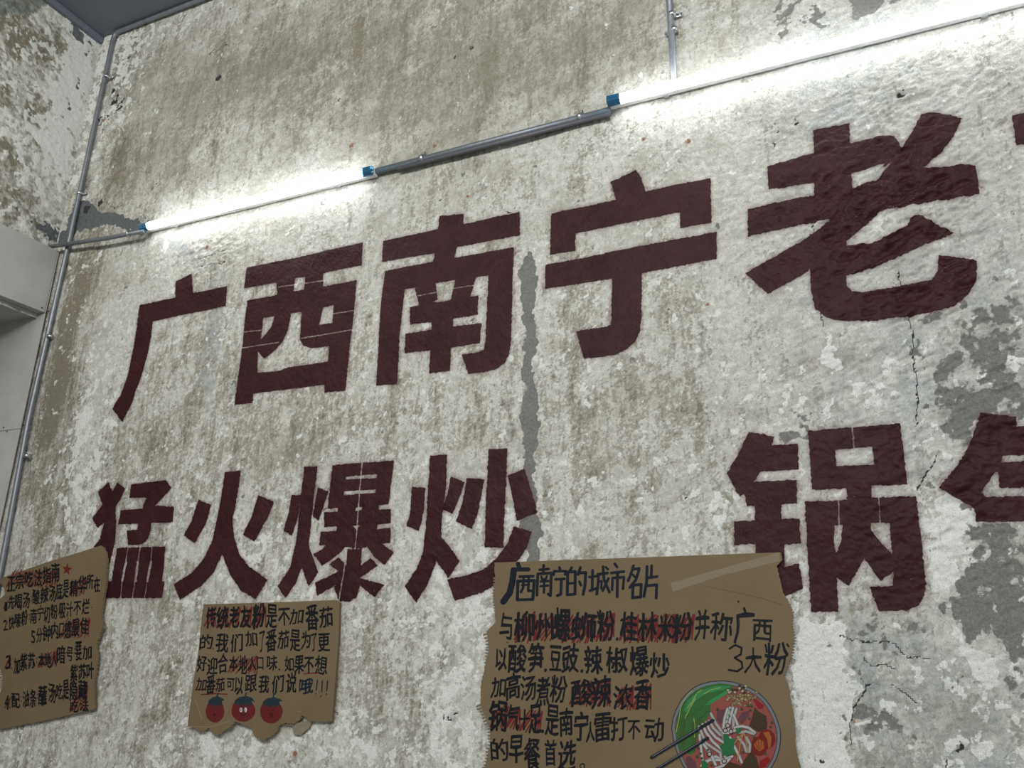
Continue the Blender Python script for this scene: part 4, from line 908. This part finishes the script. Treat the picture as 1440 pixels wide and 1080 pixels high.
k3 = [('与',703,862,720,900),('柳',724,860,751,902),('州',753,862,777,900),('螺',779,856,802,900),('蛳',804,862,838,902),('粉',840,858,864,900),('.',866,896,870,901),('桂',873,861,896,902),('林',898,862,924,901),('米',926,863,946,901),('粉',946,862,974,902),('并',978,858,997,899),('称',999,862,1030,900),('广',1033,856,1060,902),('西',1058,871,1086,902)]
write(s3, k3[1:6] + k3[7:11], .0007, INK, .020, 31); write(s3, k3[:1] + k3[6:7] + k3[11:], .0007, INK, .014, 32)
write(s3, [('以',697,912,713,942),('酸',715,906,740,945),('笋',743,905,764,945),('.',765,940,769,945),('豆',773,908,789,943),('豉',791,906,813,946),('.',816,941,820,946),('辣',822,908,847,948),('椒',852,909,883,946),('爆',886,908,912,950),('炒',914,918,942,954)], .0007, INK, .018, 33)
write(s3, [('大',1048,912,1070,945),('粉',1074,903,1108,948)], .0007, INK, .012, 34)
V, F = strokes([([(1026, 912), (1034, 907), (1043, 911), (1042, 920), (1033, 925), (1043, 931), (1044, 939), (1037, 944), (1025, 942)], 2.8), ([(1107, 906), (1109, 909)], 2.5)], 2.6, .0007); mesh_obj('handwritten_marks', V, F, INK, s3)['kind'] = 'stuff'
write(s3, [('加',691,953,711,980),('高',712,947,731,983),('汤',732,950,754,985),('煮',754,952,773,991),('粉',774,950,797,987)], .0007, INK, .016, 35)
write(s3, [('酸',804,956,832,992),('辣',832,951,859,995),('浓',863,963,890,997),('香',892,956,915,997)], .0007, INK, .020, 36)
write(s3, [('锅',688,986,712,1028),('气',713,991,730,1028),('十',730,998,744,1026),('足',744,992,761,1031)], .0007, INK, .020, 37)
write(s3, [('.',760,1026,765,1031),('是',767,992,786,1034),('南',787,996,805,1035),('宁',807,1001,827,1041),('人',824,1014,836,1044),('雷',836,1003,859,1042),('打',859,1007,882,1041),('不',883,1013,900,1039),('动',907,1009,934,1043)], .0007, INK, .016, 38)
write(s3, [('的',690,1038,715,1070),('早',716,1034,736,1072),('餐',738,1038,759,1084),('首',766,1040,782,1077),('选',785,1041,810,1083),('。',815,1073,823,1082)], .0007, INK, .016, 39)
# the drawn bowl
K = crop(900, 930, 6.0)
ell = lambda cx, cy, rx, ry, n=48, t=0: [(cx + rx * math.cos(a) * math.cos(t) - ry * math.sin(a) * math.sin(t), cy + rx * math.cos(a) * math.sin(t) + ry * math.sin(a) * math.cos(t)) for a in [2 * math.pi * k / n for k in range(n)]]
LV, LF, LM, LMAT = [], [], [], []
def paint(polys, c, off, lines=None, wd=1.):
    if polys: V, F = tri_fill([K(p) for p in polys], off)
    else: V, F = strokes([K(p) for p in lines], wd, off)
    key = tuple(c)
    if key not in [q[0] for q in LMAT]: LMAT.append((key, flat(c)))
    mi = [q[0] for q in LMAT].index(key)
    i0 = len(LV); LV.extend(V); LF.extend([tuple(i + i0 for i in f) for f in F]); LM.extend([mi] * len(F))
o = iter([.0003 + .00004 * k for k in range(80)])
BX, BY = 727, 635
RIM = [(265,560),(275,480),(300,410),(345,325),(400,262),(460,215),(520,187),(600,167),(700,160),(780,170),(850,190),(930,222),(1000,262),(1055,312),(1100,370),(1142,445),(1170,520),(1188,590),(1190,660),(1180,740),(1155,820),(1110,900),(1050,985),(960,1060),(880,1100),(800,1120),(720,1122),(640,1105),(550,1065),(470,1010),(410,950),(360,880),(310,770),(280,670)]
rim = lambda k: [(BX + (x - BX) * k, BY + (y - BY) * k) for x, y in RIM]
paint([rim(1.0)], (.02, .022, .025), next(o)); paint([rim(.985)], (.15, .16, .175), next(o)); paint([rim(.935)], (.02, .022, .025), next(o))
paint([rim(.924)], (.25, .065, .055), next(o))
paint([[(310,500),(340,400),(400,310),(470,245),(560,205),(680,185),(790,200),(780,240),(735,265),(640,330),(595,365),(600,440),(540,520),(510,560),(485,640),(470,760),(430,790),(390,775),(345,755),(318,700),(302,620)]], (.035, .115, .03), next(o))
paint([[(400,330),(500,250),(640,205),(780,210),(700,240),(560,270),(470,330),(400,430),(370,420)]], (.035, .20, .07), next(o))
paint([[(540,370),(600,320),(740,240),(735,270),(640,335),(590,365)]], (.03, .22, .07), next(o))
paint([[(330,620),(350,500),(380,480),(375,560),(390,680),(360,740)], [(430,530),(520,460),(540,520),(500,580),(470,700),(440,690)]], (.045, .09, .02), next(o))
paint(None, (.30, .38, .06), next(o), [[(305,600),(330,480),(345,380),(395,290),(440,250)], [(400,395),(440,340),(480,270),(520,240)], [(540,275),(600,240),(680,222)], [(380,480),(430,380),(470,310)], [(460,640),(465,540),(455,480)]], .9)
paint(None, (.02, .03, .02), next(o), [[(378,560),(372,500),(400,460),(450,450),(480,410),(520,400),(540,360),(600,350)], [(600,440),(560,420),(540,460),(500,480),(450,530),(440,600)], [(430,700),(470,760)]], .4)
rr = random.Random(5)
for k in range(95):
    x = rr.gauss(850, 62); y = rr.gauss(305, 42)
    if x < 680 or x > 985 or y < 205 or y > 390: continue
    c = [(.27, .19, .09), (.33, .25, .13), (.24, .16, .08)][k % 3] if (y > 270 or x > 900) else [(.09, .04, .02), (.36, .33, .24), (.06, .025, .015)][k % 3]
    paint([ell(x, y, 15, 14, 10)], (.03, .02, .015), .0006 + k * 4e-6); paint([ell(x, y, 12, 11, 8)], c, .00062 + k * 4e-6)
o = iter([.0012 + .00003 * k for k in range(80)])
paint([[(650,420),(720,400),(715,470),(685,530),(650,500)], [(860,430),(925,415),(920,460),(860,530),(825,490)], [(385,810),(420,795),(470,850),(480,900),(400,900)]], (.11, .045, .055), next(o))
paint([[(968,385),(1000,420),(1065,460),(1075,520),(1070,575),(1000,595),(920,545),(945,480)], [(940,750),(985,810),(1010,900),(850,900),(880,830)], [(740,840),(860,880),(850,910),(700,910)]], (.055, .03, .018), next(o))
paint([[(950,310),(1000,335),(1045,370),(1035,400),(1000,400),(975,360)], [(1010,840),(1080,800),(1100,830),(1060,890),(1010,900)]], (.22, .012, .015), next(o))
paint([ell(1070, 655, 72, 82, 24), ell(1005, 715, 70, 80, 24)], (.15, .012, .01), next(o))
paint([[(1040,600),(1090,590),(1110,640),(1105,720),(1085,740),(1075,660)], [(960,700),(1000,655),(1040,670),(1050,730),(1010,760),(985,740)]], (.30, .085, .02), next(o))
paint(None, (.16, .012, .01), next(o), [[(1000,660),(1005,740)], [(1030,665),(1015,745)], [(975,690),(1000,740)]], .8)
nood = [[(600,440),(640,520),(690,590),(720,680)], [(760,390),(740,460),(720,560)], [(785,390),(765,470),(745,580)], [(815,400),(790,480),(790,560)], [(790,450),(820,520),(840,590)], [(740,400),(715,480),(705,560)],
        [(500,550),(520,600),(560,690),(620,730),(680,770),(690,860)], [(530,530),(560,600),(620,680),(690,740),(720,800)], [(560,515),(590,580),(640,640),(720,690)], [(585,500),(620,560),(680,620)], [(505,620),(515,720),(530,830)],
        [(800,560),(860,545),(920,560),(970,600)], [(840,600),(900,590),(960,610)], [(560,840),(640,800),(700,830),(780,800)], [(520,880),(590,830),(680,830)], [(900,640),(930,700),(925,760)], [(760,640),(800,720),(840,800),(860,850)], [(640,900),(700,880),(760,820)], [(830,640),(880,700),(900,760)], [(540,700),(600,780),(640,870)], [(700,600),(760,600),(830,570)]]
for k, nd in enumerate(nood):
    paint(None, (.14, .135, .13), .0016 + k * .00004, [nd], 4.6); paint(None, (.40, .39, .385) if k % 3 else (.33, .32, .32), .00162 + k * .00004, [nd], 3.1)
o = iter([.0027 + .00003 * k for k in range(60)])
paint([[(700,620),(740,615),(760,650),(800,650),(805,690),(790,730),(810,790),(770,780),(740,800),(700,790),(690,750),(670,710),(710,690)], [(805,565),(860,560),(850,600),(820,610)], [(525,830),(570,850),(575,900),(520,900)], [(755,395),(775,405),(765,425)], [(745,445),(768,455),(758,475)], [(725,480),(742,485),(735,500)]], (.02, .13, .045), next(o))
for x, y in [(655, 402), (860, 400), (915, 370), (925, 480), (1040, 487), (1115, 515), (1103, 550), (965, 640), (1060, 775), (945, 840), (575, 745), (605, 870), (870, 765), (495, 730), (515, 775), (525, 815), (485, 800), (935, 410), (945, 375)]:
    paint([ell(x, y, 11, 10, 8)], (.02, .07, .025), next(o) if False else .0031)
paint(None, (.34, .2, .08), .0033, [[(875,600),(850,680),(835,780),(825,840)], [(880,600),(900,680),(915,770)], [(870,610),(830,650),(800,690)]], 1.6)
for k, (x, y) in enumerate([(722, 582), (770, 590), (742, 540), (715, 840), (590, 780)]):
    paint([ell(x, y, 21, 21, 14)], (.05, .025, .02), .0034 + k * 1e-5); paint([ell(x, y, 14, 14, 12)], (.36, .33, .3), .00345 + k * 1e-5)
V, F, = LV, LF
bowl = mesh_obj('drawn_noodle_bowl', V, F, [q[1] for q in LMAT], s3); bowl.data.polygons.foreach_set('material_index', LM)
V, F = strokes([(K([(100, 808), (618, 496)]), 4.4), (K([(150, 905), (575, 645)]), 4.4), (K([(60, 960), (200, 875)]), 4.4)], 4, .0036); ch = mesh_obj('drawn_chopsticks', V, F, flat((.012, .014, .02)), s3)
V, F = strokes([(K([(108, 800), (500, 562)]), 1.0), (K([(160, 893), (520, 672)]), 1.0)], 1, .0038); mesh_obj('drawn_highlight', V, F, flat((.14, .15, .17)), ch)
